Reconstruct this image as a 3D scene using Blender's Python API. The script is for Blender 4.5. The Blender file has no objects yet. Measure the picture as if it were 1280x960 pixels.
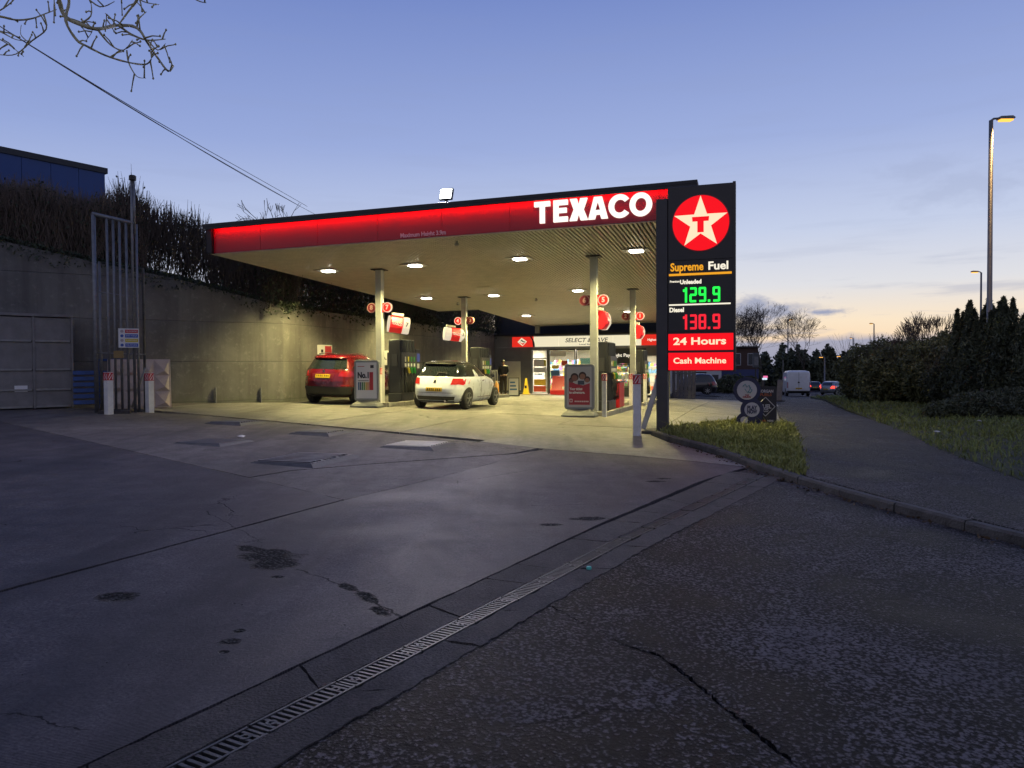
import bpy, bmesh, math, random
import numpy as np
from mathutils import Vector, Matrix
random.seed(7); rng = np.random.default_rng(11)
sc = bpy.context.scene
R = math.radians
# ------------------------------------------------------------------ camera
cam = bpy.data.cameras.new('camera'); camo = bpy.data.objects.new('camera', cam)
sc.collection.objects.link(camo); sc.camera = camo
cam.lens = 26.0; cam.sensor_width = 36.0; cam.clip_end = 4000
_p, _r = R(-1.3), R(0.35)
_f = Vector((0, math.cos(_p), math.sin(_p))); _r0 = Vector((1, 0, 0)); _u0 = _r0.cross(_f)
_right = _r0*math.cos(_r) - _u0*math.sin(_r); _up = _r0*math.sin(_r) + _u0*math.cos(_r)
camo.matrix_world = Matrix(((_right.x, _up.x, -_f.x, 0), (_right.y, _up.y, -_f.y, 0), (_right.z, _up.z, -_f.z, 1.6), (0, 0, 0, 1)))
# ------------------------------------------------------------------ dusk sky
SKY = 1.12
w = bpy.data.worlds.new('World'); sc.world = w; w.use_nodes = True
nt = w.node_tree; N = nt.nodes; L = nt.links
for n in list(N): N.remove(n)
def nd(t, **k):
    n = N.new(t)
    for a, b in k.items(): setattr(n, a, b)
    return n
out = nd('ShaderNodeOutputWorld'); bg = nd('ShaderNodeBackground'); tc = nd('ShaderNodeTexCoord')
sep = nd('ShaderNodeSeparateXYZ'); L.new(tc.outputs['Generated'], sep.inputs[0])
def ramp(stops, interp='EASE'):
    r = nd('ShaderNodeValToRGB'); r.color_ramp.interpolation = interp
    e = r.color_ramp.elements
    while len(e) < len(stops): e.new(0.5)
    for i, (p, c) in enumerate(stops): e[i].position = p; e[i].color = (*c, 1) if len(c) == 3 else c
    return r
def sr(r, g, b):
    return tuple(((c/255/12.92) if c/255 <= .04045 else ((c/255+.055)/1.055)**2.4) for c in (r, g, b))
grad = ramp([(0.0, sr(214, 186, 164)), (0.022, sr(240, 208, 172)), (0.055, sr(240, 220, 192)), (0.10, sr(214, 214, 218)), (0.17, sr(188, 198, 222)),
             (0.28, sr(152, 168, 212)), (0.45, sr(114, 134, 192)), (1.0, sr(62, 84, 148))], 'LINEAR')
L.new(sep.outputs['Z'], grad.inputs[0])
# the afterglow sits ahead and to the right; away from it the sky is a deeper blue
vm = nd('ShaderNodeVectorMath', operation='DOT_PRODUCT'); L.new(tc.outputs['Generated'], vm.inputs[0]); vm.inputs[1].default_value = (0.42, 0.90, 0.05)
mr = nd('ShaderNodeMapRange'); L.new(vm.outputs['Value'], mr.inputs[0]); mr.inputs[1].default_value = -0.6; mr.inputs[2].default_value = 0.98
mr.inputs[3].default_value = 0.0; mr.inputs[4].default_value = 1.0
grad2 = ramp([(0.0, sr(120, 132, 168)), (0.05, sr(128, 146, 192)), (0.17, sr(130, 152, 206)), (0.30, sr(102, 126, 190)), (0.45, sr(80, 104, 174)), (1.0, sr(44, 68, 138))], 'LINEAR')
L.new(sep.outputs['Z'], grad2.inputs[0])
mx = nd('ShaderNodeMix', data_type='RGBA'); L.new(mr.outputs[0], mx.inputs[0]); L.new(grad2.outputs[0], mx.inputs[6]); L.new(grad.outputs[0], mx.inputs[7])
# opposite the afterglow: the dusky pink band of the earth's shadow under grey-violet
grad3 = ramp([(0.0, sr(140, 138, 152)), (0.12, sr(172, 164, 176)), (0.30, sr(158, 158, 178)), (0.55, sr(126, 134, 166)), (1.0, sr(90, 104, 150))], 'LINEAR')
L.new(sep.outputs['Z'], grad3.inputs[0])
mr3 = nd('ShaderNodeMapRange'); L.new(vm.outputs['Value'], mr3.inputs[0]); mr3.inputs[1].default_value = 0.42; mr3.inputs[2].default_value = -0.4; mr3.inputs[3].default_value = 0.0; mr3.inputs[4].default_value = 1.0
mx3 = nd('ShaderNodeMix', data_type='RGBA'); L.new(mr3.outputs[0], mx3.inputs[0]); L.new(mx.outputs[2], mx3.inputs[6]); L.new(grad3.outputs[0], mx3.inputs[7])
# thin grey-blue cloud, long and low
mp = nd('ShaderNodeMapping'); L.new(tc.outputs['Generated'], mp.inputs[0]); mp.inputs['Scale'].default_value = (3.2, 3.2, 34); mp.inputs['Location'].default_value = (1.3, .35, .4)
nz = nd('ShaderNodeTexNoise'); L.new(mp.outputs[0], nz.inputs[0]); nz.inputs['Scale'].default_value = 1.6; nz.inputs['Detail'].default_value = 7; nz.inputs['Roughness'].default_value = .55
cm = ramp([(0.50, (0, 0, 0)), (0.66, (1, 1, 1))]); L.new(nz.outputs['Fac'], cm.inputs[0])
win = ramp([(0.0, (.75, .75, .75)), (0.055, (.7, .7, .7)), (0.085, (.34, .34, .34)), (0.16, (.10, .10, .10)), (0.34, (.06, .06, .06)), (0.5, (0, 0, 0))]); L.new(sep.outputs['Z'], win.inputs[0])
mu = nd('ShaderNodeMath', operation='MULTIPLY'); L.new(cm.outputs[0], mu.inputs[0]); L.new(win.outputs[0], mu.inputs[1])
# a low bank of cloud on the horizon with a ragged top
mp2 = nd('ShaderNodeMapping'); L.new(tc.outputs['Generated'], mp2.inputs[0]); mp2.inputs['Scale'].default_value = (7, 7, 12)
nz2 = nd('ShaderNodeTexNoise'); L.new(mp2.outputs[0], nz2.inputs[0]); nz2.inputs['Scale'].default_value = 2.2; nz2.inputs['Detail'].default_value = 5
bk = nd('ShaderNodeMath', operation='MULTIPLY_ADD'); L.new(nz2.outputs['Fac'], bk.inputs[0]); bk.inputs[1].default_value = -0.034; L.new(sep.outputs['Z'], bk.inputs[2])
bkm = nd('ShaderNodeMapRange'); L.new(bk.outputs[0], bkm.inputs[0]); bkm.inputs[1].default_value = 0.022; bkm.inputs[2].default_value = 0.012; bkm.inputs[3].default_value = 0; bkm.inputs[4].default_value = .85
mxm = nd('ShaderNodeMath', operation='MAXIMUM'); L.new(mu.outputs[0], mxm.inputs[0]); L.new(bkm.outputs[0], mxm.inputs[1])
# two ragged scraps of cloud over the far trees
nz3 = nd('ShaderNodeTexNoise'); mp3 = nd('ShaderNodeMapping'); L.new(tc.outputs['Generated'], mp3.inputs[0]); mp3.inputs['Scale'].default_value = (1, 1, 2.2); L.new(mp3.outputs[0], nz3.inputs[0]); nz3.inputs['Scale'].default_value = 26; nz3.inputs['Detail'].default_value = 7; nz3.inputs['Roughness'].default_value = .62
for (cx0, cz0, rx0, rz0, am) in ((.300, .068, .075, .020, .8), (.345, .074, .05, .008, .4), (.388, .066, .018, .0042, .9), (.56, .055, .06, .006, .4), (.51, .20, .05, .02, .22), (.47, .225, .04, .012, .2)):
    vv = nd('ShaderNodeVectorMath', operation='SUBTRACT'); L.new(tc.outputs['Generated'], vv.inputs[0]); vv.inputs[1].default_value = (cx0, 0, cz0)
    v2_ = nd('ShaderNodeVectorMath', operation='MULTIPLY'); L.new(vv.outputs[0], v2_.inputs[0]); v2_.inputs[1].default_value = (1/rx0, 0, 1/rz0)
    ln_ = nd('ShaderNodeVectorMath', operation='LENGTH'); L.new(v2_.outputs[0], ln_.inputs[0])
    ad_ = nd('ShaderNodeMath', operation='MULTIPLY_ADD'); L.new(nz3.outputs['Fac'], ad_.inputs[0]); ad_.inputs[1].default_value = -3.2; L.new(ln_.outputs['Value'], ad_.inputs[2])
    rg_ = nd('ShaderNodeMapRange'); L.new(ad_.outputs[0], rg_.inputs[0]); rg_.inputs[1].default_value = -.35; rg_.inputs[2].default_value = -1.3; rg_.inputs[3].default_value = 0; rg_.inputs[4].default_value = am
    fr_ = nd('ShaderNodeMath', operation='GREATER_THAN'); L.new(sep.outputs['Y'], fr_.inputs[0]); fr_.inputs[1].default_value = 0
    m1_ = nd('ShaderNodeMath', operation='MULTIPLY'); L.new(rg_.outputs[0], m1_.inputs[0]); L.new(fr_.outputs[0], m1_.inputs[1])
    m2_ = nd('ShaderNodeMath', operation='MAXIMUM'); L.new(mxm.outputs[0], m2_.inputs[0]); L.new(m1_.outputs[0], m2_.inputs[1]); mxm = m2_
mx2 = nd('ShaderNodeMix', data_type='RGBA'); L.new(mxm.outputs[0], mx2.inputs[0]); L.new(mx3.outputs[2], mx2.inputs[6]); mx2.inputs[7].default_value = (*sr(138, 148, 178), 1)
L.new(mx2.outputs[2], bg.inputs['Color']); bg.inputs['Strength'].default_value = SKY; L.new(bg.outputs[0], out.inputs['Surface'])
# the last of the sun, just under the horizon: almost nothing
sun = bpy.data.lights.new('sun', 'SUN'); sun.energy = 0.04; sun.angle = R(25); sun.color = (1, .82, .62)
suno = bpy.data.objects.new('sun', sun); sc.collection.objects.link(suno); suno.rotation_euler = (R(84), 0, R(-25+180))
vs = sc.view_settings; vs.view_transform = 'Standard'; vs.look = 'None'; vs.exposure = 0; vs.gamma = 1; vs.use_curve_mapping = False
sc.cycles.use_adaptive_sampling = True; sc.cycles.adaptive_threshold = .02; sc.cycles.max_bounces = 7; sc.cycles.diffuse_bounces = 4; sc.cycles.glossy_bounces = 3; sc.cycles.transparent_max_bounces = 12
sc.cycles.sample_clamp_indirect = 4.0; sc.cycles.caustics_reflective = False; sc.cycles.caustics_refractive = False
# ------------------------------------------------------------------ plan: forecourt axes (a along the front, b into depth)
TH = R(18.1); AX = (math.cos(TH), -math.sin(TH)); BX = (math.sin(TH), math.cos(TH)); OX = (-4.083, 22.965)
def W(a, b): return (OX[0] + AX[0]*a + BX[0]*b, OX[1] + AX[1]*a + BX[1]*b)
def AB(x, y): dx, dy = x-OX[0], y-OX[1]; return (dx*AX[0]+dy*AX[1], dx*BX[0]+dy*BX[1])
def sst(e0, e1, x): t = min(1, max(0, (x-e0)/(e1-e0))); return t*t*(3-2*t)
def gz(x, y):
    a, b = AB(x, y)
    z = .12 - .03*max(-25, min(30, x))
    z += .17*sst(-13, -1, b)*(1-sst(4, 22, b))*(1-sst(9, 13, a))
    return z - .02*max(0, min(b-25, 150))
def G(a, b): x, y = W(a, b); return gz(x, y)
# ------------------------------------------------------------------ mesh helpers
col = sc.collection
class MB:
    def __init__(s): s.v = []; s.f = []
    def add(s, v, f):
        o = len(s.v); s.v += [tuple(p) for p in v]; s.f += [tuple(i+o for i in q) for q in f]; return s
    def box(s, x0, x1, y0, y1, z0, z1, rz=0, c=None, M=None):
        v = [(x, y, z) for z in (z0, z1) for y in (y0, y1) for x in (x0, x1)]
        if M is not None: v = [tuple(M @ Vector(p)) for p in v]
        return s.add(v, [(0, 2, 3, 1), (4, 5, 7, 6), (0, 1, 5, 4), (2, 6, 7, 3), (0, 4, 6, 2), (1, 3, 7, 5)])
    def cbox(s, cx, cy, cz, sx, sy, sz, M=None): return s.box(cx-sx/2, cx+sx/2, cy-sy/2, cy+sy/2, cz-sz/2, cz+sz/2, M=M)
    def tube(s, pts, rad, n=8, cap=True):
        pts = [Vector(p) for p in pts]; rad = rad if isinstance(rad, (list, tuple)) else [rad]*len(pts)
        rings = []; ref = None
        for i, p in enumerate(pts):
            t = (pts[min(i+1, len(pts)-1)] - pts[max(i-1, 0)]).normalized()
            if ref is None: ref = Vector((0, 0, 1)) if abs(t.z) < .9 else Vector((1, 0, 0))
            u = t.cross(ref).normalized(); ref = u.cross(t).normalized()
            rings.append([p + (u*math.cos(2*math.pi*k/n) + ref*math.sin(2*math.pi*k/n))*rad[i] for k in range(n)])
        v = [q for r in rings for q in r]; f = []
        for i in range(len(rings)-1):
            for k in range(n): f.append((i*n+k, i*n+(k+1) % n, (i+1)*n+(k+1) % n, (i+1)*n+k))
        if cap: f.append(tuple(range(n-1, -1, -1))); f.append(tuple((len(rings)-1)*n+k for k in range(n)))
        return s.add(v, f)
    def prism(s, poly, d0, d1, axis='y'):
        """poly in 2d; axis y: (x,z) extruded along y; x: (y,z) along x; z: (x,y) along z"""
        mk = {'y': lambda p, d: (p[0], d, p[1]), 'x': lambda p, d: (d, p[0], p[1]), 'z': lambda p, d: (p[0], p[1], d)}[axis]
        n = len(poly); v = [mk(p, d0) for p in poly] + [mk(p, d1) for p in poly]
        f = [tuple(range(n)), tuple(range(2*n-1, n-1, -1))] + [(k, n+k, n+(k+1) % n, (k+1) % n) for k in range(n)]
        return s.add(v, f)
    def lathe(s, prof, n=16, axis='z', c=(0, 0, 0), cap=True):
        v = []; f = []
        for r, h in prof:
            for k in range(n):
                q = 2*math.pi*k/n; x, y = r*math.cos(q), r*math.sin(q)
                p = (x, y, h) if axis == 'z' else ((h, x, y) if axis == 'x' else (x, h, y))
                v.append((p[0]+c[0], p[1]+c[1], p[2]+c[2]))
        for i in range(len(prof)-1):
            for k in range(n): f.append((i*n+k, i*n+(k+1) % n, (i+1)*n+(k+1) % n, (i+1)*n+k))
        if cap: f.append(tuple(range(n-1, -1, -1))); f.append(tuple((len(prof)-1)*n+k for k in range(n)))
        return s.add(v, f)
    def mesh(s, name):
        m = bpy.data.meshes.new(name); m.from_pydata(s.v, [], s.f); m.validate(); 
        bm = bmesh.new(); bm.from_mesh(m); bmesh.ops.recalc_face_normals(bm, faces=bm.faces); bm.to_mesh(m); bm.free(); return m
    def build(s, name, mat, parent=None, bevel=0, smooth=False, loc=None, rot=None, seg=2):
        return obj(name, s.mesh(name), mat, parent, bevel, smooth, loc, rot, seg)
def obj(name, mesh, mat, parent=None, bevel=0, smooth=False, loc=None, rot=None, seg=2):
    o = bpy.data.objects.new(name, mesh); col.objects.link(o)
    if mat is not None and not mesh.materials: mesh.materials.append(mat)
    if parent is not None: o.parent = parent
    if loc is not None: o.location = loc
    if rot is not None: o.rotation_euler = rot
    if smooth: mesh.polygons.foreach_set('use_smooth', [True]*len(mesh.polygons))
    if bevel:
        b = o.modifiers.new('bevel', 'BEVEL'); b.width = bevel; b.segments = seg; b.limit_method = 'ANGLE'; b.angle_limit = R(40)
    return o
def tag(o, label=None, cat=None, group=None, kind=None):
    if label: o['label'] = label
    if cat: o['category'] = cat
    if group: o['group'] = group
    if kind: o['kind'] = kind
    return o
def thing(name, label, cat, loc=(0, 0, 0), rz=0, group=None, tilt=False):
    o = bpy.data.objects.new(name, None); col.objects.link(o); o.empty_display_size = .1
    o.location = loc; o.rotation_euler = (0, 0, rz); return tag(o, label, cat, group)
def at(a, b, dz=0): x, y = W(a, b); return (x, y, gz(x, y)+dz)
def fthing(name, label, cat, a, b, group=None, yaw=0, dz=0): return thing(name, label, cat, at(a, b, dz), -TH+yaw, group)
def copy_tree(o, parent=None):
    c = o.copy(); col.objects.link(c); c.parent = parent
    for ch in [q for q in bpy.data.objects if q.parent == o]: copy_tree(ch, c)
    return c
_tc = {}
def text_mesh(s, size=1.0, bold=0.0, ext=.004, sx=1.0, align='CENTER', shear=0.0, space=1.0):
    k = (s, size, bold, ext, sx, align, shear, space)
    if k in _tc: return _tc[k]
    c = bpy.data.curves.new('lettering', 'FONT'); c.body = s; c.size = size; c.offset = bold; c.extrude = ext; c.resolution_u = 3
    c.align_x = align; c.align_y = 'CENTER'; c.shear = shear; c.space_character = space
    o = bpy.data.objects.new('lettering', c); col.objects.link(o)
    m = bpy.data.meshes.new_from_object(o.evaluated_get(bpy.context.evaluated_depsgraph_get())); bpy.data.objects.remove(o)
    if sx != 1:
        for v in m.vertices: v.co.x *= sx
    m.materials.clear(); _tc[k] = m; m.name = 'lettering'; return m
def text(s, mat, parent, loc, size=.1, bold=0, ext=.003, sx=1, rot=(math.pi/2, 0, 0), align='CENTER', shear=0, name='lettering', fit=None, space=1.0):
    """upright lettering, facing local -y by default; fit = width in metres"""
    m = text_mesh(s, size, bold, ext, sx, align, shear, space)
    if fit:
        xs = [v.co.x for v in m.vertices]; ww = max(xs)-min(xs); m = text_mesh(s, size, bold, ext, sx*fit/ww, align, shear, space)
    o = obj(name, m.copy() if m.materials else m, mat, parent, loc=loc, rot=rot)
    return tag(o, kind='stuff') if len(s) > 1 else o
# polygon sheet: an outline in plan, cut to a grid, laid on a height function, with a skirt
def sheet(name, pts, zf, mat, parent=None, res=.5, thick=.08, smooth=False):
    bm = bmesh.new(); vs_ = [bm.verts.new((x, y, 0)) for x, y in pts]; bm.faces.new(vs_)
    xs = [p[0] for p in pts]; ys = [p[1] for p in pts]
    for axis, lo, hi in ((0, min(xs), max(xs)), (1, min(ys), max(ys))):
        k = math.floor(lo/res)+1
        while k*res < hi:
            co = [0, 0, 0]; co[axis] = k*res; no = [0, 0, 0]; no[axis] = 1
            bmesh.ops.bisect_plane(bm, geom=bm.verts[:]+bm.edges[:]+bm.faces[:], dist=1e-5, plane_co=co, plane_no=no); k += 1
    for v in bm.verts: v.co.z = zf(v.co.x, v.co.y)
    bmesh.ops.recalc_face_normals(bm, faces=bm.faces)
    if sum(f.normal.z for f in bm.faces) < 0: bmesh.ops.reverse_faces(bm, faces=bm.faces[:])
    if thick:
        be = [e for e in bm.edges if e.is_boundary]; r = bmesh.ops.extrude_edge_only(bm, edges=be)
        for v in r['geom']:
            if isinstance(v, bmesh.types.BMVert): v.co.z -= thick
    m = bpy.data.meshes.new(name); bm.to_mesh(m); bm.free()
    return obj(name, m, mat, parent, smooth=smooth)
def seg_mesh(name, P0, P1, R0, R1, n=4):
    """many tapered sticks in one mesh"""
    P0, P1 = np.asarray(P0, float), np.asarray(P1, float); R0 = np.broadcast_to(np.asarray(R0, float), len(P0)); R1 = np.broadcast_to(np.asarray(R1, float), len(P0))
    t = P1-P0; t /= np.linalg.norm(t, axis=1, keepdims=True)+1e-9
    ref = np.where(np.abs(t[:, 2:3]) < .9, np.array([[0, 0, 1.]]), np.array([[1., 0, 0]]))
    u = np.cross(t, ref); u /= np.linalg.norm(u, axis=1, keepdims=True); v = np.cross(t, u)
    ang = 2*np.pi*np.arange(n)/n; d = u[:, None, :]*np.cos(ang)[None, :, None] + v[:, None, :]*np.sin(ang)[None, :, None]
    V = np.concatenate([P0[:, None]+d*R0[:, None, None], P1[:, None]+d*R1[:, None, None]], 1).reshape(-1, 3)
    k = np.arange(n); q = np.stack([k, (k+1) % n, (k+1) % n+n, k+n], 1)
    F = (q[None]+(np.arange(len(P0))*2*n)[:, None, None]).reshape(-1, 4)
    return quads(name, V, F)
def quads(name, V, F):
    m = bpy.data.meshes.new(name); m.vertices.add(len(V)); m.vertices.foreach_set('co', V.astype(np.float32).ravel())
    m.loops.add(F.size); m.loops.foreach_set('vertex_index', F.astype(np.int32).ravel())
    m.polygons.add(len(F)); m.polygons.foreach_set('loop_start', np.arange(0, F.size, F.shape[1], dtype=np.int32)); m.update(calc_edges=True); return m
def leaf_mesh(name, C, size, elong=1.6, up=0.0):
    n = len(C); size = np.broadcast_to(size, n)*rng.uniform(.6, 1.3, n)
    a = rng.normal(size=(n, 3)); a[:, 2] += up; a /= np.linalg.norm(a, axis=1, keepdims=True)
    b = rng.normal(size=(n, 3)); b = np.cross(a, b); b /= np.linalg.norm(b, axis=1, keepdims=True)
    a = a*size[:, None]*elong/2; b = b*size[:, None]/2
    V = np.stack([C-a, C+b*.9, C+a, C-b*.9], 1).reshape(-1, 3)
    return quads(name, V, np.arange(4*n).reshape(-1, 4))
# ------------------------------------------------------------------ materials
MT = {}
def mat(name, c, rough=.6, metal=0.0, var=0.0, vs=4.0, bump=0.0, bs=60.0, emit=None, es=1.0, spec=.5, coat=0.0, alpha=None, trans=0, stain=0, world=False):
    if name in MT: return MT[name]
    m = bpy.data.materials.new(name); m.use_nodes = True; t = m.node_tree; p = t.nodes['Principled BSDF']; MT[name] = m
    p.inputs['Base Color'].default_value = (*c, 1); p.inputs['Roughness'].default_value = rough; p.inputs['Metallic'].default_value = metal
    p.inputs['Specular IOR Level'].default_value = spec; p.inputs['Coat Weight'].default_value = coat; p.inputs['Coat Roughness'].default_value = .06
    if trans: p.inputs['Transmission Weight'].default_value = trans
    if alpha is not None: p.inputs['Alpha'].default_value = alpha
    if emit: p.inputs['Emission Color'].default_value = (*emit, 1); p.inputs['Emission Strength'].default_value = es
    if var or bump or stain:
        g = t.nodes.new('ShaderNodeNewGeometry' if world else 'ShaderNodeTexCoord'); src = g.outputs['Position' if world else 'Object']
        if var or stain:
            n1 = t.nodes.new('ShaderNodeTexNoise'); n1.inputs['Scale'].default_value = vs; n1.inputs['Detail'].default_value = 6; n1.inputs['Roughness'].default_value = .6
            t.links.new(src, n1.inputs[0])
            r = t.nodes.new('ShaderNodeMapRange'); t.links.new(n1.outputs['Fac'], r.inputs[0]); r.inputs[1].default_value = .28; r.inputs[2].default_value = .72
            r.inputs[3].default_value = 1-var; r.inputs[4].default_value = 1+var
            h = t.nodes.new('ShaderNodeMix'); h.data_type = 'RGBA'; h.blend_type = 'MULTIPLY'; h.inputs[0].default_value = 1; h.inputs[6].default_value = (*c, 1)
            t.links.new(r.outputs[0], h.inputs[7]); t.links.new(h.outputs[2], p.inputs['Base Color'])
            r2 = t.nodes.new('ShaderNodeMapRange'); t.links.new(n1.outputs['Fac'], r2.inputs[0]); r2.inputs[3].default_value = max(.02, rough-.12); r2.inputs[4].default_value = min(1, rough+.12)
            t.links.new(r2.outputs[0], p.inputs['Roughness'])
        if bump:
            n2 = t.nodes.new('ShaderNodeTexNoise'); n2.inputs['Scale'].default_value = bs; n2.inputs['Detail'].default_value = 4; t.links.new(src, n2.inputs[0])
            b = t.nodes.new('ShaderNodeBump'); b.inputs['Strength'].default_value = bump; b.inputs['Distance'].default_value = .02
            t.links.new(n2.outputs['Fac'], b.inputs['Height']); t.links.new(b.outputs[0], p.inputs['Normal'])
    return m
def glow(name, c, s): return mat(name, tuple(q*.12 for q in c), .5, emit=c, es=s, spec=.2)
class NT:
    """small node-graph helper for the ground materials"""
    def __init__(s, name):
        s.m = bpy.data.materials.new(name); s.m.use_nodes = True; s.t = s.m.node_tree; s.p = s.t.nodes['Principled BSDF']
        s.pos = s.t.nodes.new('ShaderNodeNewGeometry').outputs['Position']; MT[name] = s.m
    def n(s, ty, ins=None, **k):
        q = s.t.nodes.new(ty)
        for a, b in k.items(): setattr(q, a, b)
        for a, b in (ins or {}).items():
            if hasattr(b, 'links'): s.t.links.new(b, q.inputs[a])
            else: q.inputs[a].default_value = b
        return q
    def noise(s, scale, detail=5, rough=.55, vec=None, dist=0): return s.n('ShaderNodeTexNoise', {'Vector': vec or s.pos, 'Scale': scale, 'Detail': detail, 'Roughness': rough, 'Distortion': dist}).outputs['Fac']
    def vor(s, scale, feat='F1', out='Distance', vec=None): return s.n('ShaderNodeTexVoronoi', {'Vector': vec or s.pos, 'Scale': scale}, feature=feat).outputs[out]
    def rng(s, v, a, b, c=0., d=1., cl=True): return s.n('ShaderNodeMapRange', {0: v, 1: a, 2: b, 3: c, 4: d}, clamp=cl).outputs[0]
    def ma(s, op, a, b=0.): return s.n('ShaderNodeMath', {0: a, 1: b}, operation=op).outputs[0]
    def mix(s, f, a, b, bt='MIX'): return s.n('ShaderNodeMix', {0: f, 6: a if hasattr(a, 'links') else (*a, 1), 7: b if hasattr(b, 'links') else (*b, 1)}, data_type='RGBA', blend_type=bt).outputs[2]
    def scale(s, sx, sy, sz, rz=0, loc=(0, 0, 0)): return s.n('ShaderNodeMapping', {'Vector': s.pos, 'Scale': (sx, sy, sz), 'Rotation': (0, 0, rz), 'Location': loc}).outputs[0]
    def set(s, col=None, rough=None, h=None, dist=.01, strength=1.0, spec=.5):
        s.p.inputs['Specular IOR Level'].default_value = spec
        if col is not None: s.t.links.new(col, s.p.inputs['Base Color'])
        if rough is not None:
            if hasattr(rough, 'links'): s.t.links.new(rough, s.p.inputs['Roughness'])
            else: s.p.inputs['Roughness'].default_value = rough
        if h is not None:
            b = s.n('ShaderNodeBump', {'Height': h, 'Distance': dist, 'Strength': strength}); s.t.links.new(b.outputs[0], s.p.inputs['Normal'])
        return s.m
    def line(s, x0, y0, x1, y1, w_):
        """1 along a wandering hairline from (x0,y0) to (x1,y1)"""
        ln = math.hypot(x1-x0, y1-y0); ca, sa = (x1-x0)/ln, (y1-y0)/ln
        d = s.n('ShaderNodeVectorMath', {0: s.pos, 1: ((x0+x1)/2, (y0+y1)/2, 0)}, operation='SUBTRACT').outputs[0]
        u = s.n('ShaderNodeVectorMath', {0: d, 1: (ca, sa, 0)}, operation='DOT_PRODUCT').outputs['Value']; v = s.n('ShaderNodeVectorMath', {0: d, 1: (-sa, ca, 0)}, operation='DOT_PRODUCT').outputs['Value']
        v = s.ma('ABSOLUTE', s.ma('ADD', v, s.ma('MULTIPLY', s.ma('SUBTRACT', s.noise(4.5, 7, .62), .5), .16))); wd = s.ma('MULTIPLY', s.noise(13, 3), w_*2.2)
        return s.ma('MULTIPLY', s.ma('LESS_THAN', v, wd), s.ma('LESS_THAN', s.ma('ABSOLUTE', u), ln/2))
    def blob(s, x, y, r, sx=1, rz=0, jag=.5, nscale=9):
        """1 inside an irregular worn patch centred at (x,y)"""
        ca, sa = math.cos(rz), math.sin(rz)
        d = s.n('ShaderNodeVectorMath', {0: s.pos, 1: (x, y, 0)}, operation='SUBTRACT').outputs[0]
        u = s.n('ShaderNodeVectorMath', {0: d, 1: (ca/(r*sx), sa/(r*sx), 0)}, operation='DOT_PRODUCT').outputs['Value']
        v = s.n('ShaderNodeVectorMath', {0: d, 1: (-sa/r, ca/r, 0)}, operation='DOT_PRODUCT').outputs['Value']
        dd = s.ma('SQRT', s.ma('ADD', s.ma('MULTIPLY', u, u), s.ma('MULTIPLY', v, v)))
        dd = s.ma('ADD', dd, s.ma('MULTIPLY', s.ma('SUBTRACT', s.noise(nscale, 8, .72), .5), jag*4.5))
        return s.rng(dd, 1.12, .80)
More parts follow.
